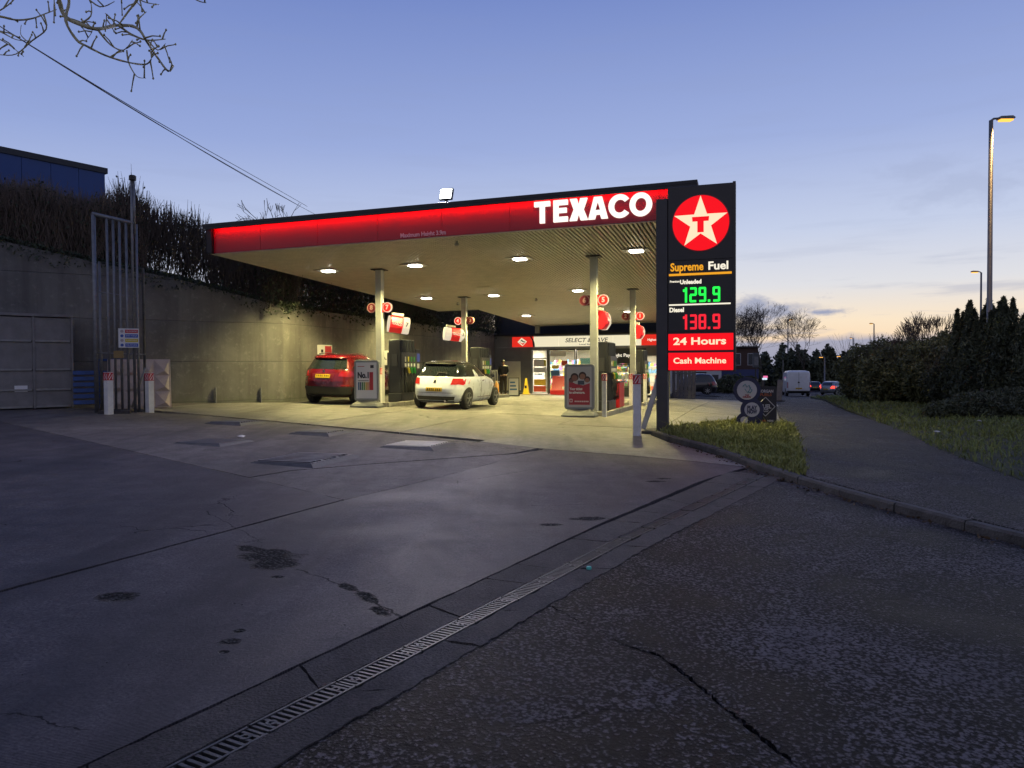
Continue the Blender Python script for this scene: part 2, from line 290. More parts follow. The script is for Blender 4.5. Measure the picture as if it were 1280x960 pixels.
# ------------------------------------------------------------------ ground materials
def concrete(name, base, tint=(1, .97, .93), holes=(), brush=True, rough=.5, coarse=0.0, lines=()):
    g = NT(name)
    big = g.noise(.55, 5, .6, dist=.6); mid = g.noise(2.7, 6, .65); fine = g.noise(58, 5, .78); mot = g.noise(9, 8, .75)
    sep = g.n('ShaderNodeSeparateXYZ', {0: g.pos})
    c = g.mix(g.rng(big, .3, .7), tuple(base*t*.72 for t in tint), tuple(base*t*1.22 for t in tint))
    c = g.mix(.8, c, g.mix(g.rng(mid, .3, .72), (.58, .57, .56), (1.32, 1.31, 1.28)), 'MULTIPLY')
    c = g.mix(.8, c, g.mix(g.rng(mot, .3, .7), (.60, .60, .61), (1.4, 1.39, 1.36)), 'MULTIPLY')
    c = g.mix(1.0, c, g.mix(g.rng(fine, .32, .68), (.30, .30, .31), (1.75, 1.74, 1.7)), 'MULTIPLY')
    gr_ = g.vor(130); c = g.mix(g.ma('MULTIPLY', g.rng(gr_, .22, .10), g.rng(g.noise(21, 2), .5, .62)), c, (base*2.4, base*2.35, base*2.2))
    # tyre-dark lanes: long streaks along the way cars drive
    st = g.noise(1.0, 4, .6, vec=g.scale(1.5, .16, 1, rz=-TH)); c = g.mix(g.rng(st, .46, .66, 0, .65), c, tuple(base*.42*t for t in tint))
    pale = g.noise(1.0, 5, .7, vec=g.scale(.8, .5, 1, loc=(4, 7, 0))); c = g.mix(g.rng(pale, .58, .75, 0, .45), c, tuple(base*1.9*t for t in tint))
    # pin holes and chips
    pv = g.n('ShaderNodeVectorMath', {0: g.pos, 1: (0, 0, 0)}, operation='ADD').outputs[0]
    pit = g.rng(g.ma('ADD', g.vor(4.2), g.ma('MULTIPLY', g.noise(31, 3), .10)), .085, .070); keep = g.rng(g.noise(1.4, 2), .50, .56); pit = g.ma('MULTIPLY', pit, keep)
    pit2 = g.rng(g.ma('ADD', g.vor(15), g.ma('MULTIPLY', g.noise(60, 3), .10)), .125, .105); pit = g.ma('MAXIMUM', pit, g.ma('MULTIPLY', pit2, g.rng(g.noise(2.3, 3), .54, .62)))
    # hairline cracks
    wv = g.n('ShaderNodeVectorMath', {0: g.pos, 1: g.n('ShaderNodeVectorMath', {0: g.n('ShaderNodeTexNoise', {'Vector': g.pos, 'Scale': 2.2, 'Detail': 6}).outputs['Color'], 1: (.9, .9, 0)}, operation='MULTIPLY').outputs[0]}, operation='ADD').outputs[0]
    fl = g.n('ShaderNodeVectorMath', {0: wv, 1: (1, 1, 0)}, operation='MULTIPLY').outputs[0]
    crk = g.ma('MULTIPLY', g.rng(g.vor(.22, 'DISTANCE_TO_EDGE', vec=fl), .0022, .0006), g.rng(g.noise(.5, 3), .56, .60))
    hole = None
    for h in holes:
        b = g.blob(*h); hole = b if hole is None else g.ma('MAXIMUM', hole, b)
    deep = g.ma('MAXIMUM', pit, crk)
    for ln in lines:
        deep = g.ma('MAXIMUM', deep, g.line(*ln))
    stone = g.vor(42); sv_ = g.n('ShaderNodeSeparateColor', {0: g.n('ShaderNodeTexVoronoi', {'Vector': g.pos, 'Scale': 42}).outputs['Color']}).outputs[0]; stc = g.mix(g.rng(g.ma('ADD', stone, g.ma('MULTIPLY', sv_, .5)), .25, .75), (base*1.15,)*3, (base*.04,)*3)
    c = g.mix(g.ma('MULTIPLY', deep, .85), c, (base*.13,)*3)
    ht = g.ma('ADD', g.ma('MULTIPLY', fine, .22+coarse), g.ma('MULTIPLY', mot, .25)); ht = g.ma('SUBTRACT', ht, g.ma('MULTIPLY', deep, .8))
    if brush:
        u = g.n('ShaderNodeTexWave', {'Vector': g.scale(1, 1, 1, rz=-TH), 'Scale': 26, 'Distortion': 1.2, 'Detail': 2}, bands_direction='Y').outputs['Fac']
        ht = g.ma('ADD', ht, g.ma('MULTIPLY', u, .09))
    if coarse: ht = g.ma('ADD', ht, g.ma('MULTIPLY', g.vor(70), -.35))
    if hole is not None:
        c = g.mix(hole, c, stc); ht = g.ma('ADD', g.ma('SUBTRACT', ht, g.ma('MULTIPLY', hole, 2.0)), g.ma('MULTIPLY', hole, g.rng(stone, 0, .6, .9, 0)))
    rr = g.rng(g.ma('ADD', big, g.ma('MULTIPLY', g.ma('SUBTRACT', mot, .5), .5)), .25, .75, rough-.12, rough+.20); rr = g.ma('MAXIMUM', rr, g.ma('MULTIPLY', deep, .9))
    if hole is not None: rr = g.ma('MAXIMUM', rr, g.ma('MULTIPLY', hole, .92))
    return g.set(c, rr, ht, .02, 1.0, .24)
holes = [(-1.88, 5.60, .17, 1.3, .3, .55, 4.2), (-1.74, 5.40, .15, 1.2, .9, .55, 5), (-2.05, 5.78, .07, 2.4, 2.5, .5, 9), (-1.1, 4.86, .045, 2.2, -.9, .4, 14), (-.93, 4.66, .05, 2.6, -1.0, .4, 14), (-.80, 4.40, .045, 2.0, -.9, .4, 14), (-2.46, 4.55, .085, 1.5, .1, .35, 9),
         (-1.50, 4.02, .03, 1, 0, .3, 20), (-1.49, 3.86, .04, 1.4, 0, .4, 20), (-1.47, 3.72, .025, 1, 0, .3, 20), (-1.62, 5.05, .03, 1.5, 0, .3, 20), (.76, 7.28, .09, 2.0, .3, .4, 10), (.36, 6.95, .06, 1.6, .2, .4, 12), (1.9, 9.75, .06, 2.2, .2, .4, 12), (2.05, 10.0, .05, 2.0, .2, .4, 12)]
clines = [(-1.55, 5.25, -1.10, 4.88, .006), (-1.10, 4.88, -.62, 4.28, .007), (-3.0, 7.2, -2.05, 6.0, .0035), (-4.4, 6.4, -5.9, 7.3, .004), (-2.6, 3.2, -1.7, 2.9, .003), (.2, 7.9, 1.0, 8.1, .004), (-.6, 9.5, .3, 10.6, .004)]
m_con = concrete('concrete_apron', .074, (1.05, .93, .98), holes, rough=.58, lines=clines)
m_con2 = concrete('concrete_forecourt', .175, (1, .97, .92), (), rough=.46)
m_con3 = concrete('concrete_tank_area', .125, (1.03, .94, .92), (), brush=False, rough=.62, coarse=.5)
m_haunch = concrete('concrete_drain_edge', .072, (1.05, .95, .90), (), brush=False, rough=.7, coarse=.35)
def asphalt(name, base, worn=1.0):
    g = NT(name)
    v1 = g.vor(48); n1 = g.noise(36, 5, .72); big = g.noise(.8, 5, .6, dist=.5); mid = g.noise(4.5, 5, .65)
    h = g.ma('ADD', g.ma('MULTIPLY', g.rng(n1, .32, .66), .75), g.ma('MULTIPLY', g.rng(v1, 0, .75, 1, 0), .5))
    lo = tuple(base*.04*t for t in (1, .97, 1)); hi = tuple(base*2.5*t for t in (1.03, .95, 1.02))
    wear = g.rng(big, .36, .68, -.22, .16)
    c = g.mix(g.rng(g.ma('ADD', h, wear), .50, .80), lo, hi)
    c = g.mix(.6, c, g.mix(g.rng(mid, .3, .7), (.6, .6, .62), (1.35, 1.34, 1.33)), 'MULTIPLY')
    sp = g.rng(g.n('ShaderNodeTexVoronoi', {'Vector': g.pos, 'Scale': 26}).outputs['Distance'], .10, .07); c = g.mix(g.ma('MULTIPLY', sp, g.rng(g.noise(9, 2), .55, .62)), c, (base*3.2, base*3.1, base*3.0))
    wv = g.n('ShaderNodeVectorMath', {0: g.pos, 1: g.n('ShaderNodeVectorMath', {0: g.n('ShaderNodeTexNoise', {'Vector': g.pos, 'Scale': 3.0, 'Detail': 6}).outputs['Color'], 1: (.7, .7, 0)}, operation='MULTIPLY').outputs[0]}, operation='ADD').outputs[0]
    fl = g.n('ShaderNodeVectorMath', {0: wv, 1: (1, 1, 0)}, operation='MULTIPLY').outputs[0]
    crk = g.ma('MULTIPLY', g.rng(g.vor(.5, 'DISTANCE_TO_EDGE', vec=fl), .011, .003), g.rng(g.noise(.45, 3), .54, .60))
    c = g.mix(g.ma('MULTIPLY', crk, .9), c, (.004, .004, .004)); h = g.ma('SUBTRACT', h, crk)
    # crazed area beside the drain and an older, smoother repair
    cz_ = g.vor(5.5, 'DISTANCE_TO_EDGE', vec=fl); loc = g.blob(.62, 4.95, .42, 1.5, .9, .25, 3); cr2 = g.ma('MULTIPLY', g.rng(cz_, .035, .008), loc)
    c = g.mix(g.ma('MULTIPLY', cr2, .9), c, (.003, .003, .003)); h = g.ma('SUBTRACT', h, cr2)
    for ln in ((1.0, 5.9, 1.9, 5.2, .007), (1.9, 5.2, 2.6, 5.3, .005), (.62, 4.0, 1.1, 4.5, .008), (1.1, 4.5, 1.55, 4.4, .006), (2.2, 3.0, 3.4, 4.4, .004), (-.4, 3.4, .2, 2.6, .006)):
        l_ = g.line(*ln); c = g.mix(g.ma('MULTIPLY', l_, .9), c, (.003, .003, .003)); h = g.ma('SUBTRACT', h, l_)
    pol = g.noise(.9, 3, .5, vec=g.scale(1.3, .35, 1, rz=-.5)); c = g.mix(g.rng(pol, .52, .68, 0, .3), c, tuple(base*.55*t for t in (1.02, .96, .92)))
    h = g.ma('ADD', h, g.ma('MULTIPLY', g.noise(2.5, 3), .8))
    return g.set(c, g.rng(g.ma('ADD', big, g.ma('MULTIPLY', n1, .3)), .4, .85, .42, .72), h, .045, 1.0, .14)
m_asp = asphalt('asphalt', .092)
m_asp_far = asphalt('asphalt_road', .07)
m_path = asphalt('asphalt_path', .085)
m_dark = mat('packed_dirt', (.018, .017, .015), .95, var=.4, vs=9, bump=.5, bs=60, world=True)
gg = NT('rough_grass_ground'); c_ = gg.mix(gg.rng(gg.noise(1.7, 5), .35, .65), (.020, .026, .008), (.05, .058, .018)); c_ = gg.mix(gg.rng(gg.noise(9, 5), .5, .7, 0, .7), c_, (.035, .025, .014)); gg.set(c_, .9, gg.noise(30, 5), .05, .8)
m_soil = MT['rough_grass_ground']
# ------------------------------------------------------------------ setting: ground, slabs, asphalt, kerbs
def ground_grid():
    xs = sorted(set(list(np.arange(-60, 80.1, 2.0)) + [-2500, -900, -400, -200, -120, 110, 160, 260, 500, 1000, 2500])); ys = sorted(set(list(np.arange(-20, 120.1, 2.0)) + [-600, -150, -60, 150, 200, 300, 600, 1200, 3000]))
    V = np.array([(x, y, gz(x, y)-.05) for y in ys for x in xs]); nx = len(xs)
    F = np.array([(j*nx+i, j*nx+i+1, (j+1)*nx+i+1, (j+1)*nx+i) for j in range(len(ys)-1) for i in range(nx-1)])
    return quads('ground', V, F)
tag(obj('ground', ground_grid(), m_dark, smooth=True), kind='structure')
zg = lambda x, y: gz(x, y)
fc = tag(bpy.data.objects.new('forecourt', None), kind='structure'); col.objects.link(fc)
def inset(pts, d):
    """pull an outline in by d so that a joint shows between neighbours"""
    n = len(pts); ar = sum(pts[i][0]*pts[(i+1) % n][1]-pts[(i+1) % n][0]*pts[i][1] for i in range(n)); sgn = 1 if ar > 0 else -1; o = []
    for i in range(n):
        p0, p1, p2 = Vector(pts[i-1]), Vector(pts[i]), Vector(pts[(i+1) % n]); e1 = (p1-p0).normalized(); e2 = (p2-p1).normalized()
        n1 = Vector((-e1.y, e1.x))*sgn; n2 = Vector((-e2.y, e2.x))*sgn; b = (n1+n2); b = b/max(.4, b.length_squared)*2 if b.length > .05 else n1
        o.append(tuple(p1+b*d))
    return o
def jag(pts, amp=.006, step=.12, seed=0, closed=True):
    r = random.Random(seed); o = []
    for i in range(len(pts) if closed else len(pts)-1):
        p, q = Vector(pts[i]), Vector(pts[(i+1) % len(pts)]); k = max(1, int((q-p).length/step)); nn = (q-p).normalized(); nn = Vector((-nn.y, nn.x))
        for j in range(k): o.append(tuple(p+(q-p)*j/k+nn*r.uniform(-amp, amp)))
    if not closed: o.append(tuple(pts[-1]))
    return o
def slab(pts, m, dz=0, amp=.005, gap=.014, seed=0, res=.6): return sheet('slab', jag(inset(pts, gap), amp, .16, seed), lambda x, y: gz(x, y)+dz, m, fc, res, .06)
J1 = [(-4.9, .4), (-3.21, 4.59), (-1.83, 7.98), (.55, 12.93)]; JL = [(2.36, 9.62), (.91, 7.17), (-.12, 5.26), (-.68, 4.25), (-1.55, 2.65), (-2.8, .4)]
slab(J1 + [(1.59, 12.42), (2.87, 11.80), (3.62, 11.36), (2.95, 10.45)] + JL, m_con, 0, .006, seed=1, res=.8)
slab([(-1.83, 7.98), (-3.21, 4.59), (-4.9, .4), (-15, .4), (-17, 16.5), (-13.5, 17.9), (-11.02, 15.9), (-6.23, 11.84), (-3.35, 9.36)], m_con, .003, .006, seed=2, res=1)
J4 = [(-12.6, 19.2), (-10.0, 18.9), (-7.97, 18.40), (-5.74, 17.09), (-3.0, 15.34), (-.64, 13.83)]
J3 = [(-3.35, 9.36), (-3.02, 10.04), (-2.11, 10.80), (-.89, 11.66), (.01, 12.26), (.5, 12.83)]
slab([(-1.83, 7.98)] + J3 + [], m_con3, -.004, .006, seed=3, res=.7)
slab(J3[::-1][1:] + [(-6.23, 11.84), (-11.02, 15.9), (-13.5, 17.9)] + J4 + [(.5, 13.1)], m_con3, 0, .006, seed=4, res=.9)
slab([(.55, 12.93), (1.59, 12.42), (2.87, 11.80), (3.62, 11.36), (3.60, 12.2), (3.36, 13.25), (3.03, 14.41), (2.9, 15.5), W(9.0, -3.6), W(6.62, -3.56), (-.64, 13.83)], m_con2, .002, .005, seed=5, res=.9)
ac = [-4.6, -1.55, 1.5, 4.1, 6.62, 9.0, 12.1]; bc = [None, -.9, 4.0, 9.0, 14.2, 20.28]; j4b = lambda a: -6.05-.225*(a-0)
s_ = 20
for i in range(6):
    for j in range(5):
        a0, a1 = ac[i], ac[i+1]; b1 = bc[j+1]
        b00, b01 = (bc[j], bc[j]) if j else ((j4b(a0)+.1, j4b(a1)+.1) if i < 4 else (-3.56, -3.56))
        if i == 5 and j == 0: b00, b01 = -3.5, -1.6
        s_ += 1; slab([W(a0, b00), W(a1, b01), W(a1, b1), W(a0, b1)], m_con2, random.uniform(-.002, .003), .004, seed=s_, res=1.0)
slab([W(-9.4, -7.5), W(-4.6, -4.95), W(-4.6, 1.5), W(-9.4, 1.5)], m_con3, -.002, .004, seed=99, res=1.2)
# raised steel tank covers
m_steel = mat('galvanised_steel', (.19, .19, .185), .5, .4, var=.25, vs=7, bump=.1, bs=90)
m_steel_dk = mat('weathered_steel', (.15, .15, .155), .5, .35, var=.35, vs=6, bump=.12, bs=70)
m_steel_wn = mat('worn_pale_steel', (.48, .46, .40), .5, .3, var=.2, vs=6, bump=.1, bs=70)
m_isl0 = mat('cover_surround', (.085, .082, .08), .75, var=.35, vs=5, bump=.3, bs=40)
m_lid = mat('dark_chequer_plate', (.075, .075, .078), .5, .3, var=.3, vs=8, bump=.3, bs=50)
def cover(a, b, lab, m, sa=.95, sb=.95, hgt=.028, ribs=True):
    t = fthing('tank_cover', lab, 'tank cover', a, b, 'raised covers over the fuel tanks'); k = MB(); h = hgt
    k.add([(-sa/2-.07, -sb/2-.07, -.02), (sa/2+.07, -sb/2-.07, -.02), (sa/2+.07, sb/2+.07, -.02), (-sa/2-.07, sb/2+.07, -.02), (-sa/2, -sb/2, h), (sa/2, -sb/2, h), (sa/2, sb/2, h), (-sa/2, sb/2, h)],
          [(0, 1, 5, 4), (1, 2, 6, 5), (2, 3, 7, 6), (3, 0, 4, 7), (4, 5, 6, 7)]); k.build('frame', m_isl0, t)
    k = MB(); k.box(-sa/2+.02, sa/2-.02, -sb/2+.02, sb/2-.02, h-.005, h+.008)
    k.build('lid', m_lid, t, .004)
    if ribs:
        for q in range(8):
            MB().box(-sa/2+.06, sa/2-.06, -sb/2+.06+q*(sb-.12)/8, -sb/2+.06+(q+.5)*(sb-.12)/8, h+.006, h+.026).build('rib', m, t, .003)
cover(4.62, -11.0, 'dark ribbed steel tank cover with pale front edge, nearest the drain', m_steel_dk, 1.0, 1.2)
cover(5.38, -8.68, 'pale shiny ribbed steel tank cover nearest the price sign', m_steel_wn, .95, .95)
cover(2.78, -7.72, 'ribbed steel tank cover lit by the canopy, middle of the far pair', m_steel, .85, .8)
cover(1.95, -9.83, 'flat dark tank cover without ribs left of the ribbed ones', m_steel_dk, .95, .8, .02, False)
cover(.05, -6.85, 'furthest ribbed dark tank cover towards the concrete wall', m_steel_dk, .9, .8)
# linear drain: two straight runs of grating
D0, D1, D2 = Vector((-1.78, 1.62)), Vector((.98, 6.46)), Vector((3.58, 10.60))
m_grate = mat('drain_grating_steel', (.085, .085, .082), .55, .8, var=.4, vs=12, bump=.15, bs=120)
m_void = mat('drain_channel_dark', (.006, .006, .006), .9)
def grate_mesh(l, wd=.128, full=True):
    k = MB(); h = .022
    for s in (-1, 1): k.box(-l/2, l/2, s*wd/2-(.013 if s > 0 else 0), s*wd/2+(.013 if s < 0 else 0), -h, .004)
    n = int(l/.033); k.box(-l/2, -l/2+.014, -wd/2+.012, wd/2-.012, -h, 0); k.box(l/2-.014, l/2, -wd/2+.012, wd/2-.012, -h, 0)
    for i in range(1, n): x = -l/2+i*l/n; k.box(x-.008, x+.008, -wd/2+.012, wd/2-.012, -h, .001)
    k.lathe([(.024, -h), (.024, .003), (.012, .003), (.012, -h)], 12, c=(-l/2+.06, 0, 0), cap=False); k.lathe([(.024, -h), (.024, .003), (.012, .003), (.012, -h)], 12, c=(l/2-.06, 0, 0), cap=False)
    return k.mesh('grating')
dr = fthing('channel_drain', 'long slotted steel channel drain crossing the concrete in front of the forecourt', 'drain', 0, 0); dr.location = (0, 0, 0); dr.rotation_euler = (0, 0, 0)
gm = grate_mesh(.494)
def run(p, q):
    d = (q-p); ln = d.length; d.normalize(); n = int(ln/.5); an = math.atan2(d.y, d.x)
    for i in range(n):
        c = p+d*(i+.5)*ln/n; e0 = p+d*i*ln/n; e1 = p+d*(i+1)*ln/n; pit = math.atan2(gz(*e1)-gz(*e0), ln/n)
        g = obj('grating', gm, m_grate, dr, loc=(c.x, c.y, gz(c.x, c.y)-.001+random.uniform(-.002, .002))); g.rotation_euler = (-.02, -pit, an+random.uniform(-.006, .006))
    nn = Vector((-d.y, d.x))
    sheet('channel', [tuple(p+nn*.066), tuple(p-nn*.066), tuple(q-nn*.066), tuple(q+nn*.066)], lambda x, y: gz(x, y)-.045, m_void, dr, .5, 0)
run(D0, D1); run(D1, D2)
def drain_at(t):
    L1 = (D1-D0).length; L2 = (D2-D1).length; s = t*(L1+L2)
    if s < L1: d = (D1-D0)/L1; return D0+d*s, d
    d = (D2-D1)/L2; return D1+d*(s-L1), d
hc = tag(bpy.data.objects.new('drain_surround', None), kind='structure'); col.objects.link(hc)
rr = random.Random(5); LT = (D1-D0).length+(D2-D1).length
for side in (1, -1):
    t = 0.0; i = 0; lastsk = 0
    while t < .995:
        ln = rr.uniform(.45, 1.2)/LT; t1 = min(1, t+ln); sk = rr.uniform(-.12, .16)
        w0 = (.30+.17*t if side > 0 else .27+.04*t)-.009; w1 = (.30+.17*t1 if side > 0 else .27+.04*t1)-.009
        (p, d), (q, e) = drain_at(t), drain_at(t1); n1 = Vector((-d.y, d.x))*side; n2 = Vector((-e.y, e.x))*side
        g1 = rr.uniform(.003, .012); P = [p+n1*.069+d*(.004+g1*.5), q+n2*.069-e*(.004), q+n2*w1+e*(sk-.005), p+n1*w0+d*(lastsk+.004+g1)]
        P = [tuple(v) for v in P]
        sheet('edge_slab', jag(P, .007 if side > 0 else .014, .05, i+50*side), lambda x, y, z=rr.uniform(.0, .004): gz(x, y)+z, m_haunch, hc, .4, .06)
        lastsk = sk; t = t1; i += 1
# asphalt in front of the drain, broken along a long rut
ap = tag(bpy.data.objects.new('side_road', None), kind='structure'); col.objects.link(ap)
JR = [(-2.15, .4), (-.87, 2.68), (-.01, 4.1), (.24, 4.56), (.98, 5.9), (2.07, 7.57), (3.28, 9.47), (3.78, 10.2)]
crkL = [(.22, 4.60), (.36, 4.36), (.47, 4.14), (.62, 4.00), (.76, 3.87), (.86, 3.58), (.93, 3.32), (1.01, 3.02), (1.10, 2.72), (1.22, 2.3), (1.4, 1.6), (1.6, .4)]
_cw = [.012, .006, .010, .004, .014, .020, .010, .022, .012, .018, .012, .010]
crkR = [(x+w_*.8, y+w_*.5) for (x, y), w_ in zip(crkL, _cw)]
def rut(x, y, d):
    m_ = min(math.hypot(x-(p[0]+(q[0]-p[0])*u), y-(p[1]+(q[1]-p[1])*u)) for p, q in zip(crkL[3:-1], crkL[4:]) for u in (max(0, min(1, ((x-p[0])*(q[0]-p[0])+(y-p[1])*(q[1]-p[1]))/((q[0]-p[0])**2+(q[1]-p[1])**2))),))
    return d*max(0, 1-m_/.13)
sheet('asphalt_piece', jag([(-2.22, .4), (-.95, 2.74), (-.09, 4.14)], .012, .06, 3, False) + [(.14, 4.56)] + jag(crkL, .010, .025, 4, False), lambda x, y: gz(x, y)-.004-rut(x, y, .022), m_asp, ap, .1, .05)
KB = [(3.11, 14.41), (3.44, 13.25), (3.67, 11.71), (3.85, 9.88), (4.14, 8.31), (4.55, 6.56), (5.2, 5.0), (6.2, 3.6), (7.6, 2.5), (9.4, 1.8), (12, 1.4)]
sheet('asphalt_piece', jag(crkR[::-1], .010, .025, 5, False) + jag([(.17, 4.62), (.90, 5.92), (1.99, 7.60), (3.20, 9.50), (3.60, 10.08)], .012, .07, 6, False) + [(3.82, 9.88), (4.11, 8.30), (4.52, 6.55), (5.17, 4.98), (6.18, 3.57), (7.6, 2.46), (9.4, 1.75), (12, 1.3), (12, .4)], lambda x, y: gz(x, y)-.003-rut(x, y, .020), m_asp, ap, .2, .05)
sheet('asphalt_piece', [(3.64, 11.3), (3.0, 10.45), (2.6, 9.8), (3.58, 10.75), (3.74, 10.6)], lambda x, y: gz(x, y)-.01, m_asp, ap, .4, .05)
sheet('asphalt_piece', [(-12, -14), (14, -14), (14, .38), (-12, .38)], lambda x, y: gz(x, y)-.008, m_asp, ap, 1.5, .05)
# kerb stones
m_kerb = mat('kerb_concrete', (.062, .06, .058), .85, var=.5, vs=6, bump=.8, bs=40, world=True)
kb = tag(bpy.data.objects.new('kerb', None), kind='structure'); col.objects.link(kb)
def along(pl, step):
    pl = [Vector(p) for p in pl]; acc = [0]
    for i in range(len(pl)-1): acc.append(acc[-1]+(pl[i+1]-pl[i]).length)
    n = int(acc[-1]/step); o = []
    for k in range(n+1):
        s = k*acc[-1]/n; i = max(j for j in range(len(pl)-1) if acc[j] <= s+1e-9); o.append(pl[i]+(pl[i+1]-pl[i])*(s-acc[i])/(acc[i+1]-acc[i]))
    return o
def kerbs(pl, hgt=.1, wd=.12, step=.91, side=1):
    pts = along(pl, step)
    for i in range(len(pts)-1):
        p, q = pts[i], pts[i+1]; d = (q-p).normalized(); nn = Vector((-d.y, d.x))*side; p = p+d*.007; q = q-d*.007; j = random.uniform(-.016, .008); p = p+nn*random.uniform(-.008, .008)
        v = []
        for pt in (p, q):
            z = gz(pt.x, pt.y); a = pt; b = pt+nn*wd
            v += [(a.x, a.y, z-.12), (a.x+nn.x*.008, a.y+nn.y*.008, z+hgt-.025+j), (a.x+nn.x*.03, a.y+nn.y*.03, z+hgt+j), (b.x, b.y, z+hgt+j), (b.x, b.y, z-.12)]
        MB().add(v, [(0, 1, 6, 5), (1, 2, 7, 6), (2, 3, 8, 7), (3, 4, 9, 8), (0, 5, 9, 4), (4, 3, 2, 1, 0), (5, 6, 7, 8, 9)]).build('kerb_stone', m_kerb, kb)
KB2 = [(2.92, 15.55)] + KB
kerbs(KB2, .10)
# pavement beyond the kerb, then the road far down the hill
PR = [(12, 4.2), (9.6, 5.6), (8.0, 7.4), (6.97, 10.05), (8.14, 13.92), (10.21, 19.66), (13.52, 29.76), (16.92, 39.6), (21, 52)]
pv = [(3.99, 10.0), (4.28, 8.36), (4.69, 6.62), (5.33, 5.08), (6.3, 3.71), (7.67, 2.62), (9.44, 1.92), (12, 1.52)] + PR + [(18.4, 52), (14.64, 41.3), (8.6, 23.8), (6.69, 17.33), (4.94, 12.57)]
tag(sheet('pavement', pv, lambda x, y: gz(x, y)+.095*(1-sst(20, 34, y)), m_path, None, 1.0, .1), kind='structure')
tag(sheet('exit_lane', [W(12.12, -1), W(12.12, 30), W(9, 30), W(9, 20.3), W(12.1, 20.3)], lambda x, y: gz(x, y)-.004, m_asp_far, None, 2, .05), kind='structure')
tag(sheet('main_road', [W(-6, 30.05), W(12.0, 30.05), W(13.0, 33), W(20, 36), W(31, 46), W(60, 80), W(70, 190), W(4, 190), W(-20, 60)], lambda x, y: gz(x, y)+.002, m_asp_far, None, 3, .05), kind='structure')
m_line = mat('road_paint', (.55, .55, .52), .7, var=.3, vs=8, world=True)
for (a0, b0, a1, b1) in ((14.3, 37.5, 16.2, 41.5), (17.8, 46, 19.2, 49), (20.6, 53, 22, 56)):
    d = Vector((a1-a0, b1-b0)).normalized(); n_ = Vector((-d.y, d.x))*.12
    tag(sheet('road_marking', [W(a0+n_.x, b0+n_.y), W(a1+n_.x, b1+n_.y), W(a1-n_.x, b1-n_.y), W(a0-n_.x, b0-n_.y)], lambda x, y: gz(x, y)+.008, m_line, None, 1, 0), kind='structure')
# grass island by the price sign and the verge to the right
GI = [(3.06, 15.5), (3.24, 14.44), (3.57, 13.28), (3.80, 11.73), (3.96, 10.1), (4.92, 12.57), (6.66, 17.33), (7.55, 20.2), (6.3, 20.3), (5.37, 18.9), (4.3, 17.4)]
tag(sheet('grass_island', GI, lambda x, y: gz(x, y)+.085, m_soil, None, .5, .12), kind='structure')
kerbs([(3.06, 15.56), (4.3, 17.48), (5.33, 18.98), (6.25, 20.4), (7.6, 20.35)], .09, side=-1)
VG = [(12, 4.25)] + PR[1:] + [(24, 54), (40, 50), (46, 30), (40, 4)]
tag(sheet('grass_verge', VG, lambda x, y: gz(x, y)+.10+.12*sst(0, 4, AB(x, y)[0]-14.6), m_soil, None, 1.0, .15), kind='structure')
def inside(P, x, y):
    c = np.zeros(len(x), bool); n = len(P)
    for i in range(n):
        (x1, y1), (x2, y2) = P[i], P[(i+1) % n]
        m = ((y1 > y) != (y2 > y)) & (x < (x2-x1)*(y-y1)/((y2-y1) if y2 != y1 else 1e-9)+x1); c ^= m
    return c
def blades(name, poly, n, zoff, hgt, mat_, label, dens=None):
    P = np.array(poly); lo, hi = P.min(0), P.max(0); X = rng.uniform(lo[0], hi[0], n*6); Y = rng.uniform(lo[1], hi[1], n*6); k = inside(poly, X, Y)
    if dens is not None: k &= rng.random(len(X)) < dens(X, Y)
    k &= rng.random(len(X)) < np.clip(1.25+.9*np.sin(X*1.9+1.3*np.sin(Y*1.1))*np.sin(Y*1.6+.7*X), .12, 1)
    X, Y = X[k][:n], Y[k][:n]; n = len(X); X = X+rng.normal(0, .05, n); Y = Y+rng.normal(0, .05, n); Z = np.array([gz(x, y)+zoff(x, y) for x, y in zip(X, Y)])
    clump = .45+1.25*(np.sin(X*2.3+np.sin(Y*1.7)*2)*np.sin(Y*2.9+X)*.5+.5); h = hgt*rng.uniform(.4, 1.3, n)*clump*np.where(rng.random(n) < .04, 2.0, 1); an = rng.uniform(0, 6.28, n); lean = rng.normal(0, .55, (n, 2))
    b = np.stack([X, Y, Z-.01], 1); s = np.stack([np.cos(an), np.sin(an), 0*an], 1)*(.004+.0007*Y)[:, None]; mid = b+np.stack([lean[:, 0]*h*.3, lean[:, 1]*h*.3, h*.6], 1); tip = b+np.stack([lean[:, 0]*h, lean[:, 1]*h, h], 1)
    V = np.stack([b-s, b+s, mid+s*.7, mid-s*.7, tip], 1).reshape(-1, 3); i = np.arange(n)*5
    F = np.concatenate([np.stack([i, i+1, i+2, i+3], 1)]); m = quads(name, V, F)
    # tips as triangles
    me2 = quads(name+'_tip', V, np.stack([i+3, i+2, i+4], 1)); bm = bmesh.new(); bm.from_mesh(m); bm.from_mesh(me2); bm.to_mesh(m); bm.free(); bpy.data.meshes.remove(me2)
    return tag(obj(name, m, mat_), label, 'grass', kind='stuff')
def grassmat(name, c0, c1):
    g = NT(name); c = g.mix(g.rng(g.noise(1.1, 4), .35, .65), c0, c1); c = g.mix(g.rng(g.noise(40, 2), .45, .7, 0, .6), c, (.10, .085, .035)); return g.set(c, .7)
m_gr1 = grassmat('grass_blades_island', (.18, .195, .045), (.30, .32, .07)); m_gr2 = grassmat('grass_blades_verge', (.12, .155, .045), (.20, .25, .065))
blades('grass', GI, 17000, lambda x, y: .085, .085, m_gr1, 'tufty grass growing on the kerbed island by the price sign')
